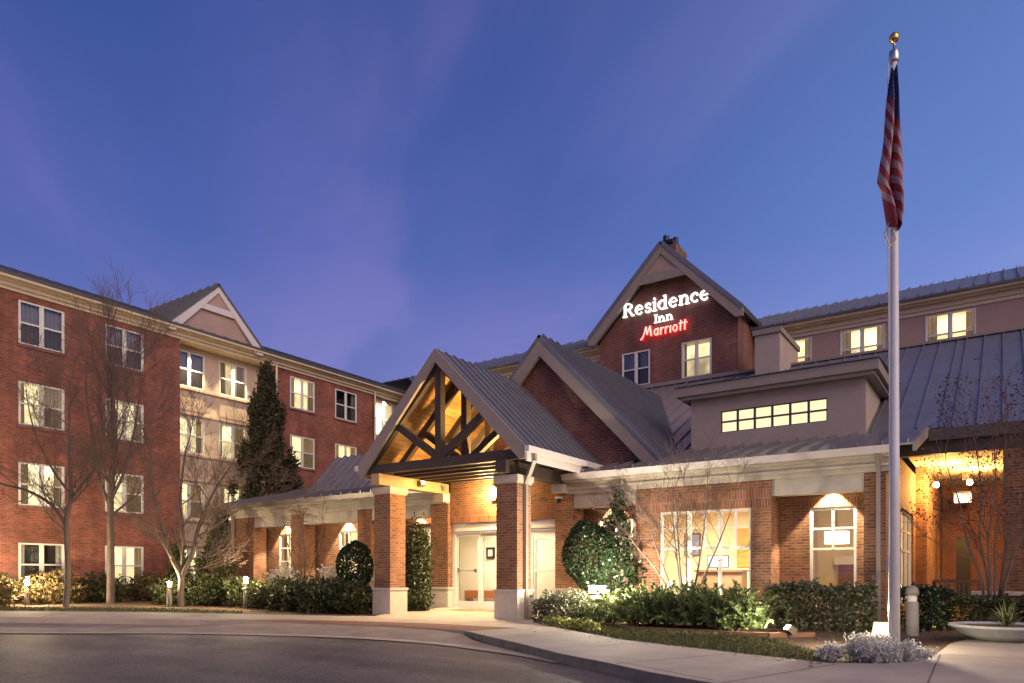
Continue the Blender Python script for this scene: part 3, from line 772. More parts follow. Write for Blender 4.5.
E0, E1 = (-29.05, 1.6, 11.94), (-29.05, 36, 11.94); R0, R1 = (-36, 1.6, 14.68), (-36, 36, 14.68)
seam_roof(rf, E0, E1, R0, R1, 0.6, .08, .02)
seam_roof(rf, (-43, 36, 11.94), (-43, 1.6, 11.94), R1, R0, 0.6, .08, .02)
rf.face([(-29.2, 2.0, 11.93), (-42.8, 2.0, 11.93), (-36, 2.0, 14.6)])
rf.build('roof', 'shingle', wing)
P, s_ = gable(wing, 'x', 19.35, -29.18, 14.28, 2.36, 11.98, 6.2, .38, 'trim_white', 'stucco_mauve', 'shingle', collar=(12.98, 13.24), seams=.6)
gw = MB(); gw.face([(-29.32, 17.3, 11.94), (-29.32, 21.4, 11.94), (-29.32, 19.35, 14.05)]); gw.build('gable_wall', 'stucco_mauve', wing)
dp = MB(); dp.tube([(XL + .12, 22.7, 11.6), (XL + .12, 22.7, 0)], .05, 8); dp.tube([(XL + .12, 29.4, 11.6), (XL + .12, 29.4, 0)], .05, 8)
dp.build('downspout', 'trim_cream', wing)

# ------------------------------------------------------------------ rear wing
rear = thing('hotel_wing', 'mauve stucco rear wing with lit top floor windows above the lobby roof', 'building', (0, 32.1, 0))
rw = MB()
rcol = [-12.6, -5.55, -2.50, 1.0, 4.3]
rw.wall('y', 32.1, -9.04, 14, -.2, 11.9, [(x, x + (.95 if x == -12.6 else 1.66), 9.63, 11.21) for x in rcol[1:]] + [(-8.3, -6.64, 9.63, 11.21)])
rw.face([(-26.5, 30.4, -.2), (-26.5, 34, -.2), (-26.5, 34, 11.9), (-26.5, 30.4, 11.9)])
rw.wall('y', 30.4, -26.5, -15.4, -.2, 11.9, [(-19.0, -17.34, 9.63, 11.21), (-23.0, -21.34, 9.63, 11.21)])
rw.face([(14, 32.1, -.2), (14, 44, -.2), (14, 44, 11.9), (14, 32.1, 11.9)])
build_pieces(rw, 'wall', 'stucco_mauve', rear)
for x in rcol[1:]: window(rear, (x, 32.1, 9.63), 0, 1.66, 1.58, 'lits')
window(rear, (-8.3, 32.1, 9.63), 0, 1.66, 1.58, 'lits')
window(rear, (-19.0, 30.4, 9.63), 0, 1.66, 1.58, 'lits'); window(rear, (-23.0, 30.4, 9.63), 0, 1.66, 1.58, 'darks')
for x0, x1, y in ((-9.0, 14.3, 32.1), (-26.6, -15.4, 30.4)):
    fz = MB()
    for z0, z1, p in ((11.28, 11.42, .05), (11.42, 11.60, .12), (11.60, 11.66, .32), (11.66, 11.80, .52)):
        fz.box(x0, x1, y - p, y + .2, z0, z1)
    fz.build('cornice', 'trim_cream', rear)
rf = MB()
seam_roof(rf, (-10, 31.45, 11.82), (15, 31.45, 11.82), (-10, 38.2, 14.55), (15, 38.2, 14.55), .45, .08)
seam_roof(rf, (15, 45, 11.82), (-36, 45, 11.82), (15, 38.2, 14.55), (-36, 38.2, 14.55), .6, .08)
rf.build('roof', 'roof_metal', rear)
rf = MB(); seam_roof(rf, (-26.9, 29.75, 11.82), (-15.45, 29.75, 11.82), (-33.0, 36.0, 14.50), (-15.45, 36.0, 14.50), .5, .08)
seam_roof(rf, (-14, 42, 11.82), (-36.3, 42, 11.82), (-14, 36.0, 14.50), (-36.3, 36.0, 14.50), .6, .08)
rf.build('roof', 'roof_metal', rear)

# ------------------------------------------------------------------ gable tower with the sign
TX0, TX1, TC = -15.4, -9.04, -12.22
tower = thing('gable_tower', 'tall red brick gable tower carrying the lit name sign', 'building', (TC, 29.8, 0))
tw = MB()
th = [(-14.28, -12.93, 9.66, 11.20), (-11.46, -10.15, 9.66, 11.20)]
tw.wall('y', 29.8, TX0, TX1, 0, 11.9, th)
tw.face([(TX0, 29.8, 11.9), (TX1, 29.8, 11.9), (TC, 29.8, 15.1)])
for x in (TX0, TX1): tw.face([(x, 29.8, 0), (x, 32.6, 0), (x, 32.6, 12.0), (x, 29.8, 12.0)])
tw.build('wall', 'brick_dark', tower)
window(tower, (-14.28, 29.8, 9.66), 0, 1.35, 1.54, 'dark')
window(tower, (-11.46, 29.8, 9.66), 0, 1.31, 1.54, 'gold')
gable(tower, 'y', TC, 29.3, 15.55, 3.52, 12.02, 8.0, .46, 'trim_mauve', 'brick_dark', 'roof_metal', collar=(13.95, 14.32), overhang=.5)
ch = MB(); ch.box(-13.1, -12.4, 31.5, 32.9, 13.5, 16.45); ch.build('chimney', 'brick_tan', tower)
cp = MB(); cp.box(-13.2, -12.5, 31.38, 32.3, 16.45, 16.62); cp.tube([(-12.95, 31.7, 16.62), (-12.95, 31.7, 16.95)], .14, 10); cp.tube([(-12.6, 32.0, 16.62), (-12.6, 32.0, 16.9)], .12, 10)
cp.build('chimney_cap', 'dark_metal', tower)

# name sign: individual raised letters on the tower wall
sign = thing('hotel_sign', 'illuminated white and red Residence Inn Marriott letters on the brick gable', 'sign', (TC, 29.78, 12.3))
def arc(cx, cy, rx, ry, a0, a1, n=12):
    return [(cx + rx * math.cos(R(a0 + (a1 - a0) * i / n)), cy + ry * math.sin(R(a0 + (a1 - a0) * i / n))) for i in range(n + 1)]
def glyph(ch):
    """cap height 1; returns advance and strokes (points, half width or list)"""
    T, t, s = .095, .045, .04
    xh = .70
    serif = lambda x0, x1, y: ([(x0, y), (x1, y)], s)
    if ch == 'R': return .86, [([(.17, 0), (.17, 1)], T), ([(.1, .96), (.40, .96)] + arc(.40, .745, .21, .215, 90, -90) + [(.2, .53)], .055), ([(.60, .86), (.615, .745), (.60, .63)], .085), ([(.40, .53), (.60, .22), (.70, .06)], .09), serif(.02, .33, .04), serif(.02, .3, .96), serif(.62, .84, .04)]
    if ch == 'I': return .42, [([(.20, 0), (.20, 1)], T), serif(.03, .37, .04), serif(.03, .37, .96)]
    if ch == 'e': return .66, [([(.12, .38), (.52, .38)], .038), (arc(.32, .35, .22, .32, 8, 325, 22), .055), (arc(.32, .35, .235, .3, 120, 240, 10), .085)]
    if ch == 's': return .54, [(arc(.27, .505, .155, .155, 25, 230, 10) + arc(.27, .195, .165, .155, 50, -150, 12), .07), ([(.43, .5), (.43, .66)], .03), ([(.1, .04), (.1, .22)], .03)]
    if ch == 'i': return .38, [([(.18, 0), (.18, xh)], T), serif(.03, .34, .04), serif(.04, .2, xh - .04), (arc(.18, .89, .03, .03, 0, 360, 8), .07)]
    if ch == 'd': return .74, [([(.52, 0), (.52, 1)], T), serif(.38, .5, .96), serif(.52, .68, .04), (arc(.32, .35, .22, .31, 40, 320, 18), .055), (arc(.31, .35, .235, .28, 120, 240, 10), .085)]
    if ch == 'n': return .76, [([(.16, 0), (.16, xh)], T), serif(.02, .30, .04), serif(.03, .2, xh - .04), ([(.2, .5)] + arc(.40, .46, .17, .20, 150, 0, 10) + [(.57, .04)], .07), ([(.57, .42), (.57, 0)], T), serif(.44, .72, .04)]
    if ch == 'c': return .60, [(arc(.32, .35, .22, .31, 45, 318, 18), .055), (arc(.31, .35, .235, .28, 120, 240, 10), .085), (arc(.45, .52, .03, .03, 0, 360, 8), .055)]
    # the slimmer red hand-drawn style
    if ch == 'M': return 1.12, [([(-.12, -.16), (.02, -.04), (.18, .28), (.34, .95)], .05), ([(.34, .95), (.44, .5), (.50, .22)], .085), ([(.50, .22), (.62, .55), (.74, .95)], .045), ([(.74, .95), (.84, .5), (.92, .05)], .09), ([(-.14, -.17), (.1, .0)], .05)]
    if ch == 'a': return .60, [(arc(.27, .30, .17, .27, 30, 330, 18), .065), ([(.46, .62), (.46, 0)], .075)]
    if ch == 'r': return .46, [([(.13, 0), (.13, .62)], .075), ([(.15, .42), (.24, .55), (.40, .57)], .065)]
    if ch == 'j': return .30, [([(.14, 0), (.14, .62)], .075)]
    if ch == 'o': return .62, [(arc(.29, .31, .19, .27, 0, 360, 24), .068)]
    if ch == 't': return .40, [([(.18, .9), (.18, .02)], .075), ([(.0, .64), (.38, .64)], .05)]
def stroke(mb, pts, hw, ox, oz, sc_, yf, yb, slant=0.0, mi=0):
    pp = [Vector((ox + (x + slant * y) * sc_, oz + y * sc_)) for x, y in pts]
    hw *= sc_ * .80
    L, Rr = [], []
    for i, p in enumerate(pp):
        t = (pp[min(i + 1, len(pp) - 1)] - pp[max(0, i - 1)])
        if t.length < 1e-6: t = Vector((1, 0))
        t.normalize(); n = Vector((-t.y, t.x))
        L.append(p + n * hw); Rr.append(p - n * hw)
    for i in range(len(pp) - 1):
        q = [L[i], Rr[i], Rr[i + 1], L[i + 1]]
        A = [(v.x, yf, v.y) for v in q]; B = [(v.x, yb, v.y) for v in q]
        mb.face(A, mi)
        mb.face([A[0], B[0], B[3], A[3]], mi); mb.face([A[1], A[2], B[2], B[1]], mi)
        if i == 0: mb.face([A[0], A[1], B[1], B[0]], mi)
        if i == len(pp) - 2: mb.face([A[2], A[3], B[3], B[2]], mi)
def word(text, x0, x1, z, cap, matname, slant=0.0, core=None):
    adv = sum(glyph(c)[0] for c in text); k = (x1 - x0) / adv
    x = x0
    for ch in text:
        a, ss = glyph(ch); mb = MB()
        for i, (pts, hw) in enumerate(ss):
            # letters are stretched to the wall's proportions: horizontal scale k, vertical cap
            pts2 = [(px_ * k / cap, py_) for px_, py_ in pts]
            stroke(mb, pts2, hw, x, z, cap, 29.655 - .0025 * i, 29.74, slant, 0)
            if core: stroke(mb, pts2, hw * .85, x, z, cap, 29.64 - .0025 * i, 29.70, slant, 1)
        mb.build('letter', [matname] + ([core] if core else []), sign)
        x += a * k
word('Residence', -14.2, -10.18, 12.80, .60, 'sign_white')
word('Inn', -12.70, -11.80, 12.27, .36, 'sign_white')
word('Marrjott', -13.25, -11.18, 11.72, .48, 'sign_red', .06, 'sign_red_core')
rc = MB(); rc.box(-14.3, -10.2, 29.74, 29.795, 12.93, 12.99); rc.box(-13.3, -11.2, 29.74, 29.795, 11.88, 11.93); rc.box(-12.7, -11.8, 29.74, 29.795, 12.40, 12.45); rc.build('raceway', 'brick_dark', sign)

# ------------------------------------------------------------------ lobby building
lobby = thing('lobby_building', 'single storey tan brick lobby with metal roof and lit bay window', 'building', (-12, 18.2, 0))
YF, YR = 18.2, 19.0
bay = MB()
BH = [(-7.62, -5.2, .45, 2.86)]
bay.wall('y', YF, -8.31, -4.71, -.2, 3.52, BH, .22)
bay.face([(-4.71, YF, -.2), (-4.71, YR, -.2), (-4.71, YR, 3.52), (-4.71, YF, 3.52)])
bay.face([(-8.31, YF, -.2), (-8.31, YR, -.2), (-8.31, YR, 3.52), (-8.31, YF, 3.52)])
bay.build('bay_wall', 'brick_tan', lobby)
sd = MB(); sd.box(-8.0, -4.75, YF - .012, YF + .02, 2.865, 3.3)
sd.build('soldier_course', 'soldier_brick', lobby)
rec = MB()
LW = [-24.52, -20.95, -17.35]
rec.wall('y', YR, -26.4, -15.68, -.2, 3.6, [(x, x + 1.05, .40, 2.84) for x in LW], .12)
rec.wall('y', YR, -10.9, -8.31, -.2, 3.6, [(-9.82, -8.77, .40, 2.84)], .12)
rec.wall('y', YR, -4.71, -2.2, -.2, 3.6, [(-3.98, -2.92, .35, 2.84)], .12)
rec.face([(-26.4, YF, -.2), (-26.4, 27, -.2), (-26.4, 27, 4.2), (-26.4, YF, 4.2)])
rec.wall('x', -2.2, YF, 25, -.2, 4.22, [(21.2, 24.4, .35, 2.95)], .15, -1)
rec.face([(-2.2, 25, -.2), (-1.9, 25, -.2), (-1.9, 25, 4.46), (-2.2, 25, 4.46)])
rec.wall('x', -1.9, 25, 31.6, -.2, 4.46, [(26.9, 27.8, 0, 2.9), (29.3, 30.2, 0, 2.9)], .3, -1)
build_pieces(rec, 'wall', 'brick_tan', lobby)
for x in LW + [-3.96, -9.82]:
    sc_ = MB(); sc_.box(x - .06, x + 1.11, YR - .008, YR + .02, 2.845, 3.28); sc_.build('soldier_course', 'soldier_brick', lobby)
pier = MB()
def brick_pier(x0, x1, y0=YF, y1=YF + .62, z1=3.52, base=True):
    p = MB(); p.box(x0, x1, y0, y1, .78 if base else -.2, z1); o = p.build('pier', 'brick_tan', lobby)
    if base:
        b = MB(); b.box(x0 - .03, x1 + .03, y0 - .03, y1 + .03, -.2, .72); b.box(x0 - .06, x1 + .06, y0 - .06, y1 + .06, .72, .785); b.build('pier_base', 'cast_stone', o)
brick_pier(-26.42, -25.1, base=False); brick_pier(-22.77, -22.1, base=False); brick_pier(-19.12, -18.46, base=False)
brick_pier(-15.66, -14.95); brick_pier(-10.88, -10.28)
brick_pier(-2.64, -2.19, z1=3.52, base=False)
# wall above the doors
dw = MB(); dw.box(-14.95, -10.88, 18.34, 18.75, 2.86, 4.35); dw.build('door_wall', 'brick_tan', lobby)
sd = MB(); sd.box(-14.93, -10.9, 18.322, 18.36, 2.862, 3.3); sd.build('soldier_course', 'soldier_brick', lobby)
# entablature: beam between the piers, stepped cornice, gutter
def entab(x0, x1, gaps, gm='trim_white'):
    b = MB()
    for a, c in gaps: b.box(a, c, YF + .05, YF + .42, 3.12, 3.53); b.face([(a, YF + .42, 3.5), (c, YF + .42, 3.5), (c, YR, 3.5), (a, YR, 3.5)])
    build_pieces(b, 'beam', 'trim_stone', lobby)
    c = MB()
    c.box(x0, x1, YF - .05, YF + .6, 3.52, 3.64); c.box(x0, x1, YF - .14, YF + .6, 3.64, 3.70); c.box(x0, x1, YF - .10, YF + .6, 3.70, 3.82); c.box(x0, x1, YF - .26, YF + .6, 3.82, 3.88)
    c.build('cornice', 'trim_stone', lobby)
    gt = MB(); gt.prism([(YF - .26, 3.885), (YF - .38, 3.885), (YF - .44, 4.05), (YF - .26, 4.05)], 'x', x0 - .15, x1 + .15)
    gt.build('gutter', gm, lobby)
entab(-26.5, -15.0, [(-25.1, -22.77), (-22.1, -19.12), (-18.46, -15.66)], 'roof_metal_left')
entab(-10.5, -2.1, [(-10.28, -8.31), (-4.71, -2.64)])
def downspout(parent, pts, r=.05):
    d = MB()
    for p, q in zip(pts, pts[1:]): d.bar(p, q, .10, .085)
    return d.build('downspout', 'downspout', parent)
downspout(lobby, [(-26.3, 17.85, 3.9), (-26.3, 18.08, 3.55), (-26.3, 18.08, .2)])
downspout(lobby, [(-2.33, 17.85, 3.9), (-2.33, 18.13, 3.6), (-2.33, 18.13, .1)])
# low porch roofs
r1 = MB(); seam_roof(r1, (-26.75, YF - .42, 4.06), (-15.3, YF - .42, 4.06), (-26.75, 22.0, 5.1), (-15.3, 22.0, 5.1), .5); r1.build('porch_roof', 'roof_metal_left', lobby)
r1 = MB(); seam_roof(r1, (-10.3, YF - .42, 4.06), (-1.62, YF - .42, 4.06), (-10.3, 21.1, 4.93), (-1.62, 21.1, 4.93), .5)
r1.build('porch_roof', 'roof_metal_left', lobby)
rk = MB(); rk.prism([(YF - .44, 3.86), (YF - .44, 4.07), (21.05, 4.93), (21.05, 4.70)], 'x', -1.62, -1.55); rk.build('rake_board', 'trim_mauve', lobby)
# small steep roof at the left end
r2 = MB(); seam_roof(r2, (-23.1, 19.15, 4.35), (-14.6, 19.15, 4.35), (-23.1, 20.9, 6.12), (-14.6, 20.9, 6.12), .42, .06, .10)
seam_roof(r2, (-14.6, 22.65, 4.35), (-23.1, 22.65, 4.35), (-14.6, 20.9, 6.12), (-23.1, 20.9, 6.12), .42, .06, .06)
r2.build('steep_roof', 'roof_metal_left', lobby)
r2 = MB(); r2.face([(-23.0, 19.3, 4.35), (-23.0, 22.5, 4.35), (-23.0, 20.9, 6.0)]); r2.build('gable_wall', 'stucco', lobby)
# main slope up to the tower
r3 = MB(); seam_roof(r3, (-16.5, 21.0, 4.89), (-1.2, 21.0, 4.89), (-16.5, 29.8, 9.46), (-1.2, 29.8, 9.46), .52, .08, .045)
seam_roof(r3, (-1.2, 20.9, 4.84), (9, 20.9, 4.84), (-1.2, 29.8, 9.46), (9, 29.8, 9.46), .52, .08, .045)
r3.face([(-16.5, 29.8, 9.44), (9, 29.8, 9.44), (9, 32.1, 9.44), (-16.5, 32.1, 9.44)])
r3.build('main_roof', 'roof_metal', lobby)
fl = MB(); fl.box(-16.5, -9.0, 29.70, 29.79, 9.47, 9.62); fl.box(-9.0, 9.2, 29.70, 29.86, 9.47, 9.56); fl.build('ridge_flashing', 'trim_mauve', lobby)
# brick gable behind the portico
P, s_ = gable(lobby, 'y', -11.8, 18.78, 8.55, 3.98, 4.40, 10.4, .62, 'trim_mauve', 'brick_tan', 'roof_metal', overhang=.34, proud=.1)
gw = MB(); gw.face([(-15.6, 19.1, 4.2), (-8.0, 19.1, 4.2), (-11.8, 19.1, 8.2)]); gw.build('gable_wall', 'brick_dark', lobby)
# clerestory dormer
dm = MB()
CH = [(-6.88, -3.95, 5.37, 6.00)]
dm.wall('y', 21.0, -7.78, -3.0, 4.6, 6.45, CH, .12)
for x in (-7.78, -3.0): dm.face([(x, 21.0, 4.6), (x, 26, 4.6), (x, 26, 6.45), (x, 21.0, 6.45)])
dm.build('dormer_wall', 'stucco_grey', lobby)
dr = MB(); dr.box(-8.12, -2.65, 20.62, 24.2, 6.50, 6.77); dr.box(-8.0, -2.75, 20.72, 24.1, 6.40, 6.502); dr.build('dormer_eave', 'trim_mauve', lobby)
dr = MB(); seam_roof(dr, (-8.16, 20.56, 6.80), (-2.61, 20.56, 6.80), (-8.16, 25.2, 7.12), (-2.61, 25.2, 7.12), .45, .02, .03); dr.build('dormer_roof', 'roof_metal', lobby)
cf = MB(); cw = 2.93 / 6
for i in range(7): cf.box(-6.88 + i * cw - .03, -6.88 + i * cw + .03, 21.03, 21.09, 5.37, 6.0)
for z in (5.37, 5.685, 6.0): cf.box(-6.91, -3.92, 21.035, 21.085, z - .025, z + .025)
cw_ = cf.build('clerestory_window', 'bronze', lobby)
p = MB(); p.face([(-6.88, 21.07, 5.37), (-3.95, 21.07, 5.37), (-3.95, 21.07, 6.0), (-6.88, 21.07, 6.0)]); p.build('pane', 'glass', cw_)
p = MB(); p.face([(-7.2, 21.9, 5.2), (-3.6, 21.9, 5.2), (-3.6, 21.9, 6.3), (-7.2, 21.9, 6.3)]); p.build('glow_room', 'clerestory_glow', cw_)  # emissive sheet in place of the lit space behind the panes
ck = MB(); ck.box(-7.84, -6.93, 28.0, 30.9, 7.6, 10.32); ck.build('stucco_chimney', 'stucco_grey', lobby)
ck = MB(); ck.box(-7.92, -6.86, 27.92, 31.0, 10.32, 10.52); ck.build('chimney_cap', 'trim_mauve', lobby)
# covered walk on the right
fa = MB(); fa.box(-1.54, 9.2, 20.82, 20.95, 4.54, 4.83); fa.build('fascia', 'bronze', lobby)
fa = MB(); fa.box(-2.19, 9.2, 20.97, 21.2, 4.22, 4.54); fa.build('beam', 'beam_dark', lobby)
so_ = MB(); so_.box(-2.19, 9.2, 21.2, 31.59, 4.46, 4.54); so_.build('soffit', 'stucco', lobby)
pl = MB(); pl.box(.0, .65, 20.98, 21.6, -.2, 4.22); pl.build('pier', 'brick_tan', lobby)
bw = MB(); bw.wall('y', 31.6, -1.9, 9, -.2, 4.46, [(-1.45, -1.0, 0.05, 2.6)], .1); bw.build('back_wall', 'brick_dark', lobby)

bd_ = MB(); bd_.box(-1.45, -1.0, 31.66, 31.7, .05, 2.6); bd_.build('slim_window', 'dark_metal', lobby)  # dark panel standing for a slim dark window in the back wall
# big bay window
def grid_window(name, parent, plane, u0, u1, z0, z1, ml, rails, facing='y', m='vinyl_white', fw=.06):
    f = MB()
    B = (lambda a, b, d0, d1, zz0, zz1: f.box(a, b, plane + d0, plane + d1, zz0, zz1)) if facing == 'y' else (lambda a, b, d0, d1, zz0, zz1: f.box(plane - d1, plane - d0, a, b, zz0, zz1))
    B(u0, u0 + fw, .04, .12, z0, z1); B(u1 - fw, u1, .04, .12, z0, z1); B(u0 + fw, u1 - fw, .04, .12, z1 - fw, z1); B(u0 + fw, u1 - fw, .04, .12, z0, z0 + fw)
    for u, a, b, w in ml: B(u - w / 2, u + w / 2, .05, .11, a, b)
    for z, a, b, w in rails: B(a, b, .055, .105, z - w / 2, z + w / 2)
    o = f.build(name, m, parent)
    p = MB()
    pts = [(u0, z0), (u1, z0), (u1, z1), (u0, z1)]
    p.face([((u, plane + .08, z) if facing == 'y' else (plane - .08, u, z)) for u, z in pts]); p.build('pane', 'glass', o)
    return o
w6 = (7.62 - 5.2) / 6
grid_window('window', lobby, YF + .02, -7.62, -5.2, .45, 2.86,
            [(-7.62 + w6 * i, 1.9 if i not in (2, 4) else .5, 2.82, .055 if i not in (2, 4) else .09) for i in range(1, 6)],
            [(1.88, -7.56, -5.26, .07), (2.40, -7.56, -5.26, .035)])
for x in LW + [-9.82]:
    o = grid_window('window', lobby, YR - .02, x, x + 1.05, .40, 2.84, [(x + .525, 1.75, 2.8, .045)], [(1.75, x + .05, x + 1.0, .05), (2.28, x + .05, x + 1.0, .04)])
    dd_ = .55
    rm = MB(); rm.box(x - .3, x + 1.35, YR + .13, YR + dd_, .2, 3.0, 0, skip='fk'); rm.face([(x - .3, YR + dd_, .2), (x + 1.35, YR + dd_, .2), (x + 1.35, YR + dd_, 3.0), (x - .3, YR + dd_, 3.0)], 1)
    rm.build('glow_room', ['room_cream', 'room_glow_dim'], o)
    for a, b in ((x + .06, x + .26), (x + .80, x + 1.0)):
        c = MB(); pleats(c, a, b, .45, 2.78, YR + .25); c.build('curtain', 'curtain', o)
grid_window('window', lobby, YR - .02, -3.98, -2.92, .35, 2.84, [(-3.45, 1.82, 2.8, .05)], [(1.82, -3.93, -2.97, .055), (2.32, -3.93, -2.97, .05)])
grid_window('window', lobby, -2.22, 21.2, 24.4, .35, 2.95, [(22.3, .4, 2.9, .06), (23.3, .4, 2.9, .06)], [(1.85, 21.25, 24.35, .05), (2.4, 21.25, 24.35, .04)], 'x')
# lobby interior
room = MB()
room.wall('y', 24.5, -10.4, -2.3, .08, 3.3); room.face([(-10.4, 19.65, .08), (-10.4, 24.5, .08), (-10.4, 24.5, 3.3), (-10.4, 19.65, 3.3)])
room.face([(-10.4, 19.04, 3.3), (-2.3, 19.04, 3.3), (-2.3, 24.5, 3.3), (-10.4, 24.5, 3.3)]); room.face([(-8.28, 18.45, 3.3), (-4.73, 18.45, 3.3), (-4.73, 19.04, 3.3), (-8.28, 19.04, 3.3)])
room.face([(-2.42, 19.1, .08), (-2.42, 21.1, .08), (-2.42, 21.1, 3.3), (-2.42, 19.1, 3.3)])
room.face([(-4.9, 20.6, .08), (-4.9, 24.5, .08), (-4.9, 24.5, 3.3), (-4.9, 20.6, 3.3)])
room.build('inner_wall', 'interior_cream', lobby)
fl = MB(); fl.face([(-10.4, 18.3, .085), (-2.3, 18.3, .085), (-2.3, 24.5, .085), (-10.4, 24.5, .085)]); fl.build('inner_floor', 'carpet', lobby)
for x, y in ((-7.6, 20.6), (-5.9, 20.4)):
    light('AREA', 'RoomLight', (x, y, 3.22), 520, (1.0, .84, .58), 1.2, (x, y, 0))
light('POINT', 'RoomLight', (-3.5, 20.6, 2.6), 95, (1.0, .80, .50), .2)
# entrance vestibule
vb = MB()
vb.wall('y', 21.8, -18.4, -10.4, .06, 3.0); vb.face([(-18.3, 19.6, .06), (-18.3, 21.8, .06), (-18.3, 21.8, 3.0), (-18.3, 19.6, 3.0)]); vb.face([(-10.5, 18.76, .06), (-10.5, 21.8, .06), (-10.5, 21.8, 3.0), (-10.5, 18.76, 3.0)])
vb.face([(-18.4, 18.7, 2.95), (-10.4, 18.7, 2.95), (-10.4, 21.8, 2.95), (-18.4, 21.8, 2.95)])
vb.build('vestibule_wall', 'interior_white', lobby)
vf = MB(); vf.face([(-18.4, 18.55, .11), (-10.4, 18.55, .11), (-10.4, 21.8, .11), (-18.4, 21.8, .11)]); vf.build('vestibule_floor', 'carpet', lobby)
light('AREA', 'VestibuleLight', (-14.6, 20.3, 2.9), 190, (1.0, .84, .58), 1.2, (-14.6, 20.3, 0))
light('AREA', 'VestibuleLight', (-11.6, 20.0, 2.9), 75, (1.0, .86, .62), 1.0, (-11.6, 20.3, 0))
# automatic sliding doors
Y0 = 18.46
def door(x0, x1, y, push=False):
    d = MB(); z0, z1 = .12, 2.52
    d.box(x0, x0 + .07, y, y + .05, z0, z1); d.box(x1 - .07, x1, y, y + .05, z0, z1); d.box(x0 + .07, x1 - .07, y, y + .05, z1 - .09, z1); d.box(x0 + .07, x1 - .07, y, y + .05, z0, z0 + .22); d.box(x0 + .07, x1 - .07, y + .005, y + .045, 1.30, 1.36)
    o = d.build('sliding_door', 'vinyl_white', lobby)
    p = MB(); p.face([(x0 + .07, y + .025, z0 + .22), (x1 - .07, y + .025, z0 + .22), (x1 - .07, y + .025, z1 - .09), (x0 + .07, y + .025, z1 - .09)]); p.build('pane', 'glass_clear', o)
    if push:
        h = MB(); h.box(x0 + .1, x0 + .18, y - .05, y, 1.28, 1.42); h.box(x1 - .18, x1 - .1, y - .05, y, 1.26, 1.38); h.bar((x0 + .15, y - .035, 1.32), (x1 - .15, y - .035, 1.32), .03, .03); h.build('handle', 'steel', o)
for i in range(4):
    door(-14.80 + i * .97, -14.80 + (i + 1) * .97 - .01, Y0 + (.06 if i in (1, 2) else 0), i == 0)
df = MB(); df.box(-14.93, -14.80, 18.42, 18.58, .1, 2.86); df.box(-10.99, -10.9, 18.42, 18.58, .1, 2.86); df.box(-14.80, -10.99, 18.40, 18.62, 2.54, 2.855); df.box(-14.8, -10.99, 18.36, 18.40, 2.60, 2.70)
df.build('door_frame', 'vinyl_white', lobby)

# inner vestibule doors and a mat
for i in range(3):
    x0 = -13.2 + i * .92
    d = MB(); d.box(x0, x0 + .06, 20.7, 20.75, .12, 2.45); d.box(x0 + .85, x0 + .91, 20.7, 20.75, .12, 2.45); d.box(x0 + .06, x0 + .85, 20.7, 20.75, 2.36, 2.45); d.box(x0 + .06, x0 + .85, 20.7, 20.75, .12, .32); d.box(x0 + .06, x0 + .85, 20.705, 20.745, 1.28, 1.34)
    o = d.build('inner_door', 'vinyl_white', lobby)
    p = MB(); p.face([(x0 + .06, 20.72, .32), (x0 + .85, 20.72, .32), (x0 + .85, 20.72, 2.36), (x0 + .06, 20.72, 2.36)]); p.build('pane', 'glass', o)
dm_ = thing('door_mat', 'dark door mat on the pavement before the sliding doors', 'mat', (-13.0, 17.6, .1))
b = MB(); b.face([(X_, Y_, hg(X_, Y_) + .036) for X_, Y_ in ((-14.2, 17.3), (-11.6, 17.3), (-11.6, 18.15), (-14.2, 18.15))]); b.build('mat', 'carpet', dm_)

# ------------------------------------------------------------------ entrance portico
portico = thing('entrance_portico', 'open timber gable portico on brick columns over the entrance doors', 'portico', (-12.75, 15.2, 0))
PC, PA, PE, PHW = -12.76, 7.28, 4.34, 2.94
def column(x0, x1, y0, y1):
    c = MB(); c.box(x0, x1, y0, y1, .80, 3.55); o = c.build('column', 'brick_tan', portico)
    b = MB(); b.box(x0 - .04, x1 + .04, y0 - .04, y1 + .04, -.1, .735); b.box(x0 - .065, x1 + .065, y0 - .065, y1 + .065, .735, .805); b.build('column_base', 'cast_stone', o)
    b = MB(); b.box(x0 - .03, x1 + .03, y0 - .03, y1 + .03, 3.55, 3.60); b.box(x0 - .06, x1 + .06, y0 - .06, y1 + .06, 3.60, 3.755); b.build('column_capital', 'cast_stone', o)
column(-15.36, -14.73, 15.3, 15.95); column(-10.93, -10.28, 15.3, 15.95)
for x in (-15.05, -10.6):
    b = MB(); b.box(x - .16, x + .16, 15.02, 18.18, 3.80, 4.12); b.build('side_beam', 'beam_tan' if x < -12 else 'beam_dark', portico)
    b = MB(); b.box(x - .10, x + .10, 15.5, 15.75, 3.755, 3.80); b.build('bearing_plate', 'dark_metal', portico)
    b = MB(); b.box(x - .2, x + .2, 17.85, 18.19, 3.54, 3.795); b.build('corbel', 'trim_stone', portico)
sl_ = (PA - PE) / PHW
for Yt in (15.2, 16.35, 17.5):
    t = MB(); cz = 4.125
    t.bar((PC - 2.72, Yt, cz + .13), (PC + 2.72, Yt, cz + .13), .17, .26)
    t.bar((PC, Yt + .004, cz + .26), (PC, Yt + .004, PA - .30), .20, .20, up=(0, 1, 0))
    for sg in (-1, 1):
        t.bar((PC + sg * 2.74, Yt + .008, PE + .02), (PC + sg * .05, Yt + .008, PA - .32), .16, .24)
        t.bar((PC + sg * .10, Yt - .006, cz + .32), (PC + sg * 1.50, Yt - .006, PA - 1.5 * sl_ - .38), .15, .19)
    t.build('truss', 'beam_dark', portico)
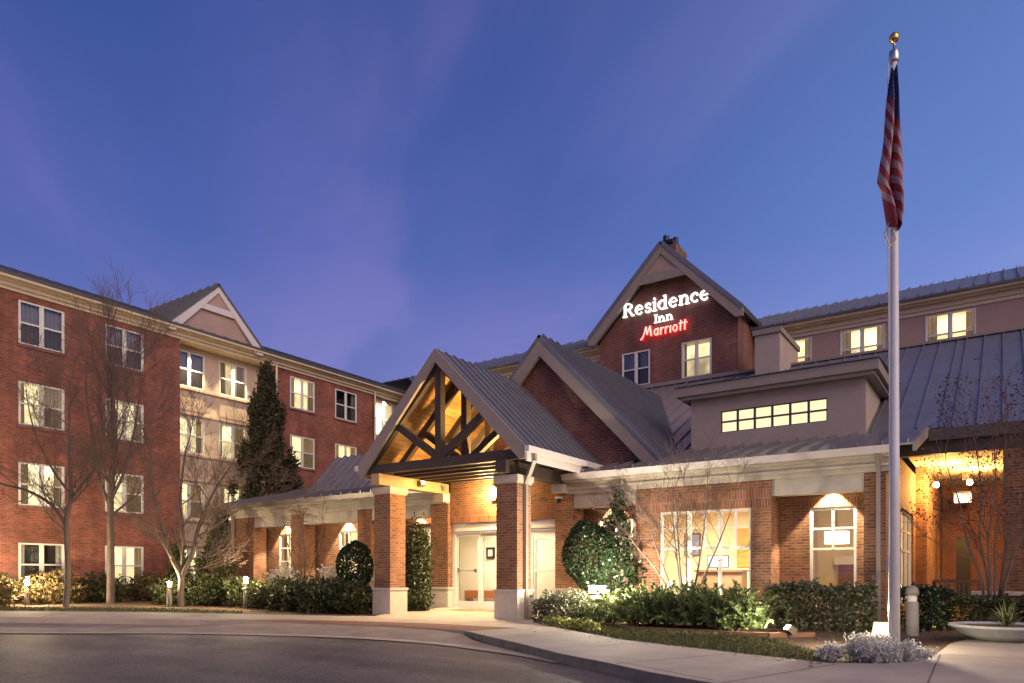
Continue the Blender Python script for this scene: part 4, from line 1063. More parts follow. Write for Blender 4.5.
for Yt in (15.78, 16.93, 17.95):
    t = MB(); t.bar((PC - 2.2, Yt, 4.20), (PC + 2.2, Yt, 4.20), .10, .14); t.build('tie_beam', 'beam_dark', portico)
for sg in (-1, 1):
    r = MB(); seam_roof(r, (PC + sg * PHW, 14.98, PE + .04), (PC + sg * PHW, 19.12, PE + .04), (PC, 14.98, PA + .04), (PC, 19.12, PA + .04), .36, .05, .045)
    r.build('roof', 'roof_metal', portico)
    c = MB(); n = Vector((-sg * sl_, 0, -1)).normalized() * .09
    q = [Vector((PC + sg * PHW, 15.05, PE)) + n, Vector((PC + sg * PHW, 19.08, PE)) + n, Vector((PC, 19.08, PA)) + n, Vector((PC, 15.05, PA)) + n]
    c.face(q); c.face([p - n * .3 for p in q]); c.build('ceiling', 'pine', portico)
    b = MB(); e = PC + sg * PHW
    poly = [(PC, PA + .06), (e, PE + .06), (e, PE - .26), (e - sg * .18, PE - .26), (PC, PA - .30)]
    A = [(a, 14.97, z) for a, z in poly]; B = [(a, 15.06, z) for a, z in poly]
    b.face(A); b.face(B[::-1])
    for i in range(5): b.face([A[i], B[i], B[(i + 1) % 5], A[(i + 1) % 5]])
    b.build('rake_board', 'trim_mauve', portico)
    gx0, gx1 = sorted((e, e + sg * .13))
    f = MB(); f.box(gx0, gx1, 14.95, 19.0, PE - .10, PE + .055); f.box(e - sg * .001 - (.05 if sg > 0 else 0), e - sg * .001 + (.05 if sg < 0 else 0), 15.07, 19.0, PE - .30, PE - .102)
    f.build('gutter', 'trim_white', portico)
downspout(portico, [(PC + PHW + .06, 15.3, PE - .1), (PC + PHW + .06, 15.32, PE - .25), (-10.22, 15.62, 3.55), (-10.22, 15.62, .03)])
downspout(portico, [(PC - PHW - .06, 15.3, PE - .1), (-15.55, 15.95, 3.75), (-15.48, 16.05, 3.5), (-15.48, 16.05, .08)])

# ------------------------------------------------------------------ lamps
def wall_flood(loc, label, d, power, col=(1, .66, .3), emi='lamp_hot', name='flood_light', tgt=None):
    t = thing(name, label, 'lamp', loc)
    x, y, z = loc; v = Vector(d).normalized()
    b = MB(); b.bar(Vector(loc) - v * .02, Vector(loc) + v * .14, .22, .16); b.build('housing', 'bollard_grey', t)
    b = MB(); p = Vector(loc) + v * .145; b.bar(p, p + v * .015, .18, .12); b.build('lens', emi, t)
    return t
fl1 = wall_flood((-14.87, 16.75, 3.97), 'white flood light on the inner side of the left portico beam', (1, 0, .35), 0, emi='shade_glow')
fl2 = wall_flood((-10.78, 16.75, 3.97), 'white flood light on the right portico beam behind the column', (-1, 0, .35), 0, emi='shade_glow')
light('SPOT', 'PorticoUp', (-11.05, 16.8, 4.18), 1350, (1, .60, .20), .08, (-14.4, 16.9, 5.6), 125, .8)
# lantern over the entrance
ln = thing('wall_lantern', 'bright wall lantern on the brick above the entrance doors', 'lamp', (-13.15, 18.33, 3.70))
b = MB(); b.box(-13.25, -13.05, 18.20, 18.33, 3.50, 3.58); b.box(-13.22, -13.08, 18.2, 18.33, 3.92, 3.97); b.build('bracket', 'bronze', ln)
b = MB(); b.lathe([(.0, 0), (.08, .0), (.10, .15), (.09, .32), (0, .34)], (-13.15, 18.22, 3.58), 14); b.build('lamp_globe', 'lamp_hot', ln, True)
light('POINT', 'LanternLight', (-13.15, 17.95, 3.72), 300, (1, .62, .24), .12)
light('SPOT', 'CanopyDown', (-12.7, 16.9, 4.05), 1500, (1, .72, .40), .25, (-12.7, 16.6, 0), 130, .9)
cm = thing('security_camera', 'small dome camera on the brick pier right of the doors', 'camera', (-10.7, 18.17, 3.42))
b = MB(); b.box(-10.78, -10.62, 18.02, 18.195, 3.40, 3.46); b.build('bracket', 'vinyl_white', cm)
b = MB(); b.lathe([(0, -.13), (.06, -.11), (.08, -.04), (.08, 0)], (-10.7, 18.09, 3.40), 12); b.build('dome', 'dark_metal', cm, True)
# downlights washing the wall over the narrow windows
for x in LW + [-3.97, -9.82]:
    light('SPOT', 'Scallop', (x + .525, YR - .27, 3.47), 700, (1, .80, .50), .03, (x + .525, YR - .22, 0), 82, .22)
for x in LW: light('POINT', 'PorchGlow', (x + 1.6, YR - .3, 3.2), 75, (1, .66, .32), .1)
for y in (18.55, 20.78):
    light('SPOT', 'EaveDown', (-29.80, y, 11.40), 1300, (1, .76, .42), .05, (-30.1, y, 6), 75, .7)
light('SPOT', 'EaveDown', (-29.72, 30.5, 11.42), 900, (1, .88, .66), .05, (-30.3, 30.7, 8), 80, .7)
# covered walk lamps
for loc, lab in (((-1.78, 25.6, 4.05), 'bright wall lamp on the orange lit brick side wall at right'), ((-.96, 27.2, 4.24), 'bright round lamp under the covered walk soffit at right')):
    t = thing('wall_lamp', lab, 'lamp', loc)
    x, y, z = loc
    b = MB(); b.box(x - .12, x + .05, y - .05, y + .05, z - .02, z + (.22 if x > -1 else .02)); b.build('bracket', 'bronze', t)
    b = MB(); b.lathe([(0, -.10), (.065, -.07), (.09, 0), (.065, .07), (0, .10)], (x + .08, y, z - .1), 14); b.build('lamp_globe', 'lamp_warm', t, True)
    light('POINT', 'WalkLight', (x + .35, y - .9, z - .25), 420, (1, .52, .14), .12)
t = thing('hanging_lantern', 'glowing square lantern hanging deep under the covered walk', 'lamp', (-1.15, 29.3, 4.6))
b = MB(); b.box(-1.45, -.85, 29.0, 29.6, 3.98, 4.04); b.tube([(-1.15, 29.3, 4.46), (-1.15, 29.3, 4.0)], .015, 6); b.build('housing', 'bronze', t)
b = MB(); b.box(-1.40, -.90, 29.05, 29.55, 3.70, 3.979); b.build('diffuser', 'shade_glow', t)

# ------------------------------------------------------------------ plants
def leaf_quads(C, size, aspect=1.8, seed=0, dirs=None, spread=1.0):
    """C: (n,3) leaf centres; dirs: preferred long axis (n,3) or None"""
    g_ = np.random.default_rng(seed); n = len(C)
    a = g_.normal(size=(n, 3))
    if dirs is not None: a = dirs + a * spread * .5
    a /= np.linalg.norm(a, axis=1)[:, None] + 1e-9
    b = np.cross(a, g_.normal(size=(n, 3))); b /= np.linalg.norm(b, axis=1)[:, None] + 1e-9
    s = size * g_.uniform(.65, 1.35, n)[:, None]
    V = np.stack([C - a * s * aspect / 2, C + b * s / 2, C + a * s * aspect / 2, C - b * s / 2], 1).reshape(-1, 3)
    F = np.arange(4 * n).reshape(n, 4)
    return V, F
def lump(D, seed, k=7, amp=.16):
    g_ = np.random.default_rng(seed); r = np.ones(len(D))
    for i in range(k):
        w = g_.normal(size=3) * g_.uniform(1.5, 5); r += amp * g_.uniform(.3, 1) * np.cos(D @ w + g_.uniform(0, 6.28)) / math.sqrt(k) * 1.6
    return r
def blob_points(n, c, r, seed, amp=.16, shell=.16, zmin=None, power=1.0):
    g_ = np.random.default_rng(seed)
    D = g_.normal(size=(n, 3)); D /= np.linalg.norm(D, axis=1)[:, None]
    rad = lump(D, seed + 5, amp=amp) * (1 - np.abs(g_.normal(0, shell, n)))
    P_ = D * rad[:, None] * np.array(r) + np.array(c)
    if zmin is not None: P_ = P_[P_[:, 2] > zmin]
    return P_
def shrub(name, label, cat, x, y, rx, ry, h, n, size, matname, seed, group=None, amp=.2, shell=.2, zc=None, rz=None, stem=True, aspect=1.8, rot=0):
    z0 = hg(x, y) - .02
    t = thing(name, label, cat, (x, y, z0), group)
    zc = h * .42 if zc is None else zc; rz = h - zc if rz is None else rz
    Pp = blob_points(n, (0, 0, zc), (rx, ry, rz), seed, amp, shell, .02)
    if rot:
        c, s = math.cos(rot), math.sin(rot); Pp = np.column_stack([Pp[:, 0] * c - Pp[:, 1] * s, Pp[:, 0] * s + Pp[:, 1] * c, Pp[:, 2]])
    if amp > .06:                                        # stray shoots standing out of the outline
        g2 = np.random.default_rng(seed + 9); ex = []
        for i in range(int(16 + 60 * amp)):
            d = g2.normal(size=3); d[2] = abs(d[2]) * 1.3 + .1; d /= np.linalg.norm(d); L = g2.uniform(1.08, 1.32)
            for q in np.linspace(.82, L, 9): ex.append(np.array((0, 0, zc)) + d * q * np.array((rx, ry, rz)) + g2.normal(0, .018, 3))
        Pp = np.vstack([Pp, np.array(ex)])
    Pp += np.array((x, y, z0))
    V, F = leaf_quads(Pp, size, aspect, seed + 1)
    mesh_np('foliage', V, F, matname, t)
    if stem:
        s = MB(); g_ = random.Random(seed)
        for i in range(7):
            a = g_.uniform(0, 6.28); q = g_.uniform(.3, .75)
            s.tube([(x + .04 * math.cos(a), y + .04 * math.sin(a), z0 - .05), (x + rx * q * .5 * math.cos(a), y + ry * q * .5 * math.sin(a), z0 + h * .35), (x + rx * q * math.cos(a), y + ry * q * math.sin(a), z0 + h * .7)], [.02, .014, .006], 5)
        s.build('stem', 'bark', t)
    return t

def bare_tree(name, label, x, y, trunk, seed, r0=.10, levels=4, spread=.55, upward=.35, ratio=.64, mats=('bark', 'twig'), group=None, kids=(3, 5), leaves=None, cat='tree', zoff=-.03, minr=.0035, len0=None, droop=0.0):
    """trunk: list of main limbs, each a list of (dx, dy, z) points starting at the ground or at a fork"""
    z0 = hg(x, y) + zoff; g_ = random.Random(seed)
    t = thing(name, label, cat, (x, y, z0), group)
    tb, bb, wb_ = MB(), MB(), MB(); tips = []
    def grow(p, d, L, r, lev):
        pts = [p]; n = 4; q = p.copy(); dd = d.copy()
        for i in range(n):
            dd = (dd + Vector((g_.gauss(0, .13), g_.gauss(0, .13), g_.gauss(0, .10) + upward * .10 - droop * .1))).normalized()
            q = q + dd * (L / n); pts.append(q.copy())
        rr = [max(minr, r * (1 - .72 * i / n)) for i in range(n + 1)]
        (bb if r > .012 else wb_).tube(pts, rr, 6 if r > .02 else (4 if r > .008 else 3), cap=False)
        if lev <= 0:
            tips.append(pts[-1]); tips.append(pts[-2]); return
        k = g_.randint(*kids)
        for j in range(k):
            f = .30 + .70 * (j + g_.random() * .6) / k; f = min(f, .98); i = min(n - 1, int(f * n)); b = pts[i].lerp(pts[i + 1], f * n - i)
            ax = dd.cross(Vector((g_.gauss(0, 1), g_.gauss(0, 1), g_.gauss(0, 1)))).normalized()
            nd = (dd + ax * spread * g_.uniform(.6, 1.4) + Vector((0, 0, upward * .25))).normalized()
            grow(b, nd, L * ratio * g_.uniform(.75, 1.15), max(minr, rr[i] * .62), lev - 1)
        grow(pts[-1], dd, L * ratio, rr[-1], lev - 1)
    for limb in trunk:
        P_ = [Vector((x + a, y + b, z0 + c)) for a, b, c, *_ in limb]; rad = [(q[3] if len(q) > 3 else r0) * .84 for q in limb]
        # smooth the limb
        pts, rr = [], []
        for i in range(len(P_) - 1):
            m0 = P_[max(i - 1, 0)]; m3 = P_[min(i + 2, len(P_) - 1)]
            for k in range(4):
                s = k / 4; a, b = P_[i], P_[i + 1]
                pts.append(0.5 * ((2 * a) + (b - m0) * s + (2 * m0 - 5 * a + 4 * b - m3) * s * s + (3 * a - m0 - 3 * b + m3) * s ** 3)); rr.append(rad[i] + (rad[i + 1] - rad[i]) * s)
        pts.append(P_[-1]); rr.append(rad[-1])
        tb.tube(pts, rr, 10, cap=False)
        total = len(pts) - 1
        Lb = len0 or 1.6
        first = int(total * (.30 if limb[0][2] < .3 else .1))
        for i in range(first, total, 2):
            d = (pts[i + 1] - pts[i]).normalized(); ax = d.cross(Vector((g_.gauss(0, 1), g_.gauss(0, 1), g_.gauss(0, .6)))).normalized()
            if pts[i].z - z0 < 1.3 and limb[0][2] < .3 and cat == 'tree': continue
            grow(pts[i], (d * .7 + ax * g_.uniform(.5, .95)).normalized(), Lb * g_.uniform(.7, 1.15), rr[i] * .5, levels - 1)
        grow(pts[-1], (pts[-1] - pts[-2]).normalized(), Lb, rr[-1], levels - 1)
    tb.build('trunk', mats[0], t, True)
    if bb.v: bb.build('branches', mats[0], t, True)
    if wb_.v: wb_.build('twigs', mats[1], t)
    if leaves:
        cnt, size, lm, zmin = leaves; C = []
        tp = [p for p in tips if p.z - z0 > zmin]
        for i in range(cnt):
            p = g_.choice(tp); C.append(p + Vector((g_.gauss(0, .10), g_.gauss(0, .10), g_.gauss(0, .09))))
        V, F = leaf_quads(np.array([tuple(c) for c in C]), size, 1.9, seed); mesh_np('leaves', V, F, lm, t)
    return t

# bare trees on the left
bare_tree('bare_tree', 'leafless young tree with an arching limb, leftmost in the front bed', -24.0, 10.65,
    [[(0, 0, 0, .115), (.05, .03, 1.2, .10), (.0, .0, 2.6, .085), (.1, .1, 3.4, .075), (.0, .1, 4.6, .055), (.1, .05, 5.9, .04), (.0, .1, 6.9, .025)],
     [(.0, .0, 2.5, .07), (-.35, -.25, 3.15, .06), (-.95, -.7, 3.6, .05), (-1.7, -1.2, 3.85, .035), (-2.3, -1.6, 4.3, .025)],
     [(.08, .08, 3.3, .06), (.55, .45, 4.1, .05), (1.0, .8, 4.9, .035), (1.25, 1.0, 5.8, .02)],
     [(.0, .05, 3.6, .05), (-.5, -.3, 4.5, .04), (-.8, -.6, 5.6, .025), (-1.0, -.7, 6.6, .015)]], 11, .1, 4, .6, .3, len0=1.25)
bare_tree('bare_tree', 'tallest leafless tree with upright limbs before the red brick wing', -25.4, 12.7,
    [[(0, 0, 0, .17), (.02, 0, 1.6, .14), (.0, .0, 3.4, .125), (.0, .05, 4.4, .115), (.1, .1, 6.0, .085), (.05, .05, 7.3, .05), (.1, .1, 8.5, .025)],
     [(.0, .0, 3.3, .08), (-.3, -.25, 4.4, .065), (-.5, -.4, 6.0, .05), (-.6, -.5, 7.0, .03), (-.65, -.5, 7.7, .018)],
     [(.0, .0, 3.6, .08), (.35, .30, 4.6, .06), (.6, .5, 6.0, .05), (.7, .6, 7.0, .03), (.8, .65, 7.7, .018)],
     [(.05, .05, 5.2, .06), (-.3, .2, 6.6, .045), (-.4, .2, 7.6, .03), (-.5, .3, 8.4, .015)]], 23, .14, 4, .5, .55, len0=1.45)
bare_tree('bare_tree', 'leafless tree forking low into a V beside the stucco bay', -21.64, 13.0,
    [[(0, 0, 0, .13), (.0, .0, .5, .12), (.0, .0, 1.0, .11), (-.28, -.2, 1.7, .085), (-.5, -.35, 2.6, .07), (-.75, -.5, 3.8, .05), (-.8, -.55, 4.9, .03)],
     [(.0, .0, .95, .10), (.30, .22, 1.7, .085), (.45, .35, 2.6, .065), (.8, .6, 3.6, .045), (1.2, .9, 4.4, .025)],
     [(-.02, .0, 1.1, .07), (.05, .05, 2.2, .06), (.0, .0, 3.6, .045), (.1, .1, 5.0, .03)],
     [(.4, .3, 2.2, .05), (1.0, .75, 2.7, .04), (1.6, 1.2, 3.2, .025), (2.1, 1.6, 3.4, .015)]], 37, .11, 4, .6, .3, len0=1.2)
bare_tree('bare_shrub_tree', 'thin leafless sapling in front of the left porch brick piers', -19.3, 15.9,
    [[(0, 0, 0, .045), (.02, .02, .7, .04), (.05, .05, 1.6, .03), (.0, .0, 2.6, .018)],
     [(.0, .0, .5, .03), (-.25, -.15, 1.3, .025), (-.45, -.3, 2.3, .014)], [(.0, .0, .6, .03), (.28, .2, 1.4, .024), (.5, .4, 2.4, .013)]], 41, .04, 3, .5, .5, len0=.75, cat='tree')
# crape myrtle in front of the bay window, lit from below
limbs = []
for dx, dy, dx2, dz2 in ((-.25, -.1, -.9, 2.6), (-.08, .05, -.35, 3.0), (.10, -.05, .1, 3.1), (.22, .1, .55, 3.0), (.35, .0, 1.15, 2.6), (-.38, .0, -1.5, 2.2), (.0, -.12, -.1, 2.8)):
    limbs.append([(dx * .5, dy, 0, .040), (dx, dy, .7, .036), (dx + (dx2 - dx) * .35, dy * 1.3, 1.35, .028), (dx + (dx2 - dx) * .7, dy * 1.5, 1.35 + (dz2 - 1.35) * .5, .02), (dx2, dy * 1.6, dz2, .012)])
bare_tree('crape_myrtle', 'bare multi stemmed pale tree lit from below before the big bay window', -6.55, 17.15, limbs, 53, .04, 3, .6, .25, mats=('bark_warm', 'twig'), kids=(3, 5), len0=.95, cat='tree', minr=.0032)
# reddish tree on the right
limbs = []
for dx, dy, dx2, dz2 in ((-.15, -.05, -.75, 3.4), (-.05, .1, -.25, 4.0), (.08, 0, .3, 4.2), (.18, .05, .8, 3.8), (.0, -.1, .1, 3.7), (.25, 0, 1.3, 3.0)):
    limbs.append([(dx * .5, dy, 0, .042), (dx + .03, dy, .9, .034), (dx + (dx2 - dx) * .35 - .05, dy * 1.3, 1.9, .026), (dx + (dx2 - dx) * .7 + .04, dy * 1.5, 1.9 + (dz2 - 1.9) * .5, .018), (dx2, dy * 1.6, dz2, .014)])
bare_tree('red_leaf_tree', 'multi stemmed small tree with sparse dark reddish leaves at right', -.25, 18.6, limbs, 67, .05, 3, .55, .45, len0=.95, leaves=(1700, .036, 'leaf_autumn', 2.3))

# tall dark evergreen between wing and lobby
def conifer(name, label, x, y, h, r, n, seed, matname='leaf_cypress', size=.13, tip=.06):
    z0 = hg(x, y); t = thing(name, label, 'tree', (x, y, z0)); g_ = np.random.default_rng(seed)
    u = g_.uniform(0, 1, n) ** 1.25                        # more foliage low down
    z = .25 + u * (h - .25)
    prof = (1 - u) ** .78 * (1 - .35 * np.exp(-u * 9)) + tip * (1 - u)
    th_ = g_.uniform(0, 2 * np.pi, n)
    D = np.column_stack([np.cos(th_), np.sin(th_), z / h * 5])
    rr = r * prof * (lump(D, seed, 9, .30)) * (1 - np.abs(g_.normal(0, .22, n)))
    # tufts: pull leaves towards branch-end clusters
    nb = 150; bu = g_.uniform(0, 1, nb); bt = g_.uniform(0, 2 * np.pi, nb)
    k = g_.integers(0, nb, n); pull = (g_.uniform(0, 1, n) < .72)
    zb = .25 + bu ** 1.2 * (h - .25); ub = (zb - .25) / (h - .25); rb = r * ((1 - ub) ** .78 + tip * (1 - ub)) * g_.uniform(.7, 1.32, nb)
    X = np.where(pull, rb[k] * np.cos(bt[k]) + g_.normal(0, .10, n), rr * np.cos(th_)); Y = np.where(pull, rb[k] * np.sin(bt[k]) + g_.normal(0, .10, n), rr * np.sin(th_)); Z = np.where(pull, zb[k] + g_.normal(0, .22, n), z)
    C = np.column_stack([x + X, y + Y, z0 + Z])
    d = np.column_stack([X, Y, np.full(n, .9)])
    d /= np.linalg.norm(d, axis=1)[:, None] + 1e-6
    V, F = leaf_quads(C, size, 2.4, seed, d, 1.2); mesh_np('crown', V, F, matname, t)
    b = MB(); b.tube([(x, y, z0 - .1), (x, y, z0 + h * .5), (x, y, z0 + h * .96)], [r * .09, r * .05, .01], 8); b.build('trunk', 'bark', t)
    return t
conifer('cypress_tree', 'tall dark conical evergreen standing between the wing and the lobby', -27.85, 20.9, 10.2, 1.8, 34000, 71, size=.085)
conifer('conifer', 'short green conical evergreen beside the left lobby downspout', -25.3, 16.7, 3.2, .72, 2600, 72, 'leaf_low', .075)
conifer('conifer', 'smallest cone evergreen under the stucco bay window', -26.6, 15.9, 2.1, .50, 1500, 73, 'leaf_low', .07)

# low evergreen shrubs along the left beds
LOW = [(-25.9, 9.2, 1.0, .85, 'leaf_straw', 'straw coloured low shrub at the far left edge of the bed'),
       (-27.0, 11.6, 1.1, .9, 'leaf_straw', 'straw coloured low shrub behind the leftmost bollard lamp'),
       (-27.3, 13.3, 1.1, .95, 'leaf_low', 'green low shrub between the two left bare trees'),
       (-27.2, 15.0, 1.0, .9, 'leaf_straw', 'brownish low shrub right of the tallest bare tree'),
       (-28.0, 10.2, .9, .9, 'leaf_low', 'green low shrub against the brick wing at far left'),
       (-21.9, 14.1, .95, .85, 'leaf_low', 'low dark shrub just right of the V forked tree'),
       (-20.9, 14.5, .95, .85, 'leaf_low', 'low dark shrub left of the porch bollard lamp'),
       (-19.0, 14.55, .95, .9, 'leaf_low', 'low dark shrub right of the porch bollard lamp'),
       (-18.1, 14.6, .90, .85, 'leaf_low', 'low dark shrub under the bare sapling'),
       (-17.0, 14.75, .90, .9, 'leaf_low', 'low dark shrub below the round topiary'),
       (-16.15, 15.1, .75, .8, 'leaf_low', 'low dark shrub touching the left portico column'),
       (-23.2, 13.6, .85, .8, 'leaf_low', 'low dark shrub left of the V forked tree')]
for i, (x, y, r, h, m, lab) in enumerate(LOW):
    shrub('low_shrub', lab, 'shrub', x, y, r, r * .8, h + .06, 2600, .055, m, 100 + i, 'low evergreen shrubs in the left beds', amp=.34, shell=.22, aspect=2.3)
for i, (x, y, lab) in enumerate(((-19.2, 17.0, 'pale silvery shrub under the left porch window'), (-17.6, 17.0, 'pale silvery shrub right of the middle porch window'), (-21.6, 17.0, 'pale silvery shrub near the leftmost porch window'))):
    shrub('silver_shrub', lab, 'shrub', x, y, .8, .5, 1.25, 1500, .05, 'leaf_silver', 140 + i, 'pale shrubs along the left porch', amp=.3, shell=.25)
# clipped plants by the entrance
shrub('topiary', 'round clipped dark topiary on a short stem left of the portico', 'shrub', -16.75, 15.85, .60, .60, 2.2, 5200, .05, 'leaf_holly', 201, amp=.05, shell=.07, zc=1.42, rz=.74)
shrub('columnar_shrub', 'tall narrow leafy shrub against the left door pier', 'shrub', -15.33, 17.2, .50, .46, 2.75, 4200, .06, 'leaf_low', 202, amp=.22, shell=.2, zc=1.3, rz=1.45)
shrub('low_shrub', 'small green mound at the foot of the columnar shrub', 'shrub', -15.0, 16.75, .5, .42, .62, 1400, .05, 'leaf_low', 203, amp=.2)
shrub('holly_bush', 'large round glossy holly bush right of the entrance doors', 'shrub', -9.1, 17.05, .76, .72, 2.50, 11000, .040, 'leaf_holly', 204, amp=.10, shell=.10, zc=1.72, rz=.93)
conifer('pointed_evergreen', 'pointed dark evergreen rising behind the round holly bush', -8.6, 17.7, 3.1, .55, 2600, 205, 'leaf_holly', .06)
for i, (x, y, r, h, lab) in enumerate(((-9.55, 15.75, .55, .72, 'small variegated shrub nearest the right portico column'), (-8.75, 15.45, .62, .78, 'small variegated shrub left of the twin lamp bollard'), (-9.15, 16.3, .5, .7, 'small variegated shrub below the holly bush'))):
    shrub('small_shrub', lab, 'shrub', x, y, r, r * .9, h, 2000, .04, 'leaf_hedge', 210 + i, 'small variegated shrubs by the entrance', amp=.2)
# spreading junipers
def juniper(x, y, r, h, seed, label):
    z0 = hg(x, y); h *= 1.12; t = thing('juniper', label, 'shrub', (x, y, z0), 'spreading junipers under the bay window'); g_ = np.random.default_rng(seed)
    C, D = [], []; ns = 150
    for i in range(ns):
        th_ = g_.uniform(0, 6.283); el = g_.uniform(.10, 1.2); L = r * g_.uniform(.45, 1.0)
        ax_ = np.array([math.cos(th_) * math.cos(el), math.sin(th_) * math.cos(el) * .8, math.sin(el) * h / r])
        b = np.array([g_.normal(0, .34 * r), g_.normal(0, .26 * r), .04])
        m = 30; q = np.linspace(.12, 1, m)
        sp_ = b + ax_ * L * q[:, None]; sp_[:, 2] += .16 * h * np.sin(q * 2.4); sp_[:, 2] -= .10 * h * q ** 3
        tn = np.gradient(sp_, axis=0); tn /= np.linalg.norm(tn, axis=1)[:, None] + 1e-9
        side = np.cross(tn, np.array([0, 0, 1.0]) + g_.normal(0, .25, 3)); side /= np.linalg.norm(side, axis=1)[:, None] + 1e-9
        for sg in (-1, 1):                               # leaflets stand off both sides of the frond
            wlf = (.085 * (1 - .75 * q) + .012)[:, None]
            dl_ = tn * .85 + side * sg * .75 + g_.normal(0, .18, (m, 3)); dl_ /= np.linalg.norm(dl_, axis=1)[:, None]
            C.append(sp_ + dl_ * wlf * .6); D.append(dl_)
    C = np.concatenate(C) + np.array((x, y, z0)); D = np.concatenate(D)
    ok = C[:, 2] > z0; V, F = leaf_quads(C[ok], .024, 4.4, seed, D[ok], .35); mesh_np('foliage', V, F, 'leaf_juniper', t)
    s = MB(); q = random.Random(seed)
    for i in range(9):
        a = q.uniform(0, 6.28); s.tube([(x, y, z0 - .05), (x + r * .4 * math.cos(a), y + r * .3 * math.sin(a), z0 + h * .35), (x + r * .75 * math.cos(a), y + r * .6 * math.sin(a), z0 + h * .55)], [.02, .014, .005], 5)
    s.build('stem', 'bark', t)
JUN = [(-7.75, 15.55, .85, .78, 'yellow lit juniper right beside the twin lamp bollard'), (-7.0, 15.2, .85, .80, 'spreading juniper at the left of the bay window bed'), (-6.2, 15.35, .9, .95, 'spreading juniper below the left half of the bay window'),
       (-5.45, 15.2, .85, .95, 'spreading juniper below the right half of the bay window'), (-4.7, 15.5, .8, .98, 'spreading juniper under the brick pier right of the bay'), (-6.9, 16.2, .85, .95, 'rear juniper at the foot of the crape myrtle'), (-5.7, 16.3, .85, 1.0, 'rear juniper close to the bay window sill'), (-4.55, 14.75, .6, .62, 'small juniper in front of the clipped hedge end')]
for i, (x, y, r, h, lab) in enumerate(JUN): juniper(x, y, r, h, 300 + i, lab)
# clipped hedges
def hedge(label, pts, w, h, n, seed, matname='leaf_hedge', size=.05):
    z0 = hg(*pts[0]); t = thing('hedge', label, 'hedge', (pts[0][0], pts[0][1], z0)); g_ = np.random.default_rng(seed)
    seg = [math.dist(a, b) for a, b in zip(pts, pts[1:])]; tot = sum(seg); u = g_.uniform(0, tot, n); C = np.zeros((n, 3))
    face = g_.uniform(0, 1, n); off = np.where(face < .42, -1.0, np.where(face < .60, 1.0, g_.uniform(-1, 1, n))); zz = np.where(face < .60, g_.uniform(.02, 1, n), 1.0 - np.abs(g_.normal(0, .06, n)))
    depth = 1 - np.abs(g_.normal(0, .13, n))
    acc = 0
    for (a, b, L) in zip(pts, pts[1:], seg):
        m = (u >= acc) & (u <= acc + L); s = (u[m] - acc) / L; d = np.array([(b[0] - a[0]) / L, (b[1] - a[1]) / L]); nn = np.array([-d[1], d[0]])
        wob = 1 + .10 * np.sin(u[m] * 5.3 + seed) + .07 * np.sin(u[m] * 11 + zz[m] * 6)
        o = off[m] * w / 2 * depth[m] * wob
        C[m, 0] = a[0] + (b[0] - a[0]) * s + nn[0] * o; C[m, 1] = a[1] + (b[1] - a[1]) * s + nn[1] * o
        C[m, 2] = z0 + zz[m] * h * (1 + .05 * np.sin(u[m] * 4.1 + seed) + .03 * np.sin(u[m] * 9.7))
        acc += L
    C += g_.normal(0, .025, C.shape); ex = []
    top = C[C[:, 2] > z0 + h * .9]
    for i in range(int(tot * 22)):
        p = top[g_.integers(0, len(top))]; d = np.array((g_.normal(0, .35), g_.normal(0, .35), 1.0))
        for q in np.linspace(0, g_.uniform(.06, .17), 6): ex.append(p + d * q)
    C = np.vstack([C, np.array(ex)]); V, F = leaf_quads(C, size, 1.7, seed); mesh_np('foliage', V, F, matname, t)
    s = MB(); q = random.Random(seed)
    for i in range(int(tot / .25)):
        f = (i + .5) * .25 / tot; k = 0; d = f * tot
        while k < len(seg) - 1 and d > seg[k]: d -= seg[k]; k += 1
        a, b = pts[k], pts[k + 1]; X = a[0] + (b[0] - a[0]) * d / seg[k]; Y = a[1] + (b[1] - a[1]) * d / seg[k]
        for e in range(3): s.tube([(X, Y, z0 - .05), (X + q.uniform(-.12, .12), Y + q.uniform(-.12, .12), z0 + h * .5), (X + q.uniform(-.2, .2), Y + q.uniform(-.2, .2), z0 + h * .85)], [.014, .010, .004], 4)
    s.build('stem', 'bark', t)
hedge('clipped broad leaved hedge between the junipers and the flagpole', [(-4.25, 16.3), (-3.2, 16.35), (-2.2, 16.55)], .95, .90, 8000, 401)
hedge('short dark clipped hedge right of the grey bollard lamp', [(-1.75, 16.9), (-1.05, 17.5)], .8, .80, 3600, 402, 'leaf_holly')
hedge('low loose hedge behind the bowl planter under the red leaf tree', [(-.75, 17.7), (.3, 17.6), (1.6, 17.8)], .9, .58, 5200, 403, 'leaf_low')
hedge('back row green hedge beside the covered walk', [(-.2, 21.9), (1.2, 21.7)], .8, .55, 2600, 404, 'leaf_low')
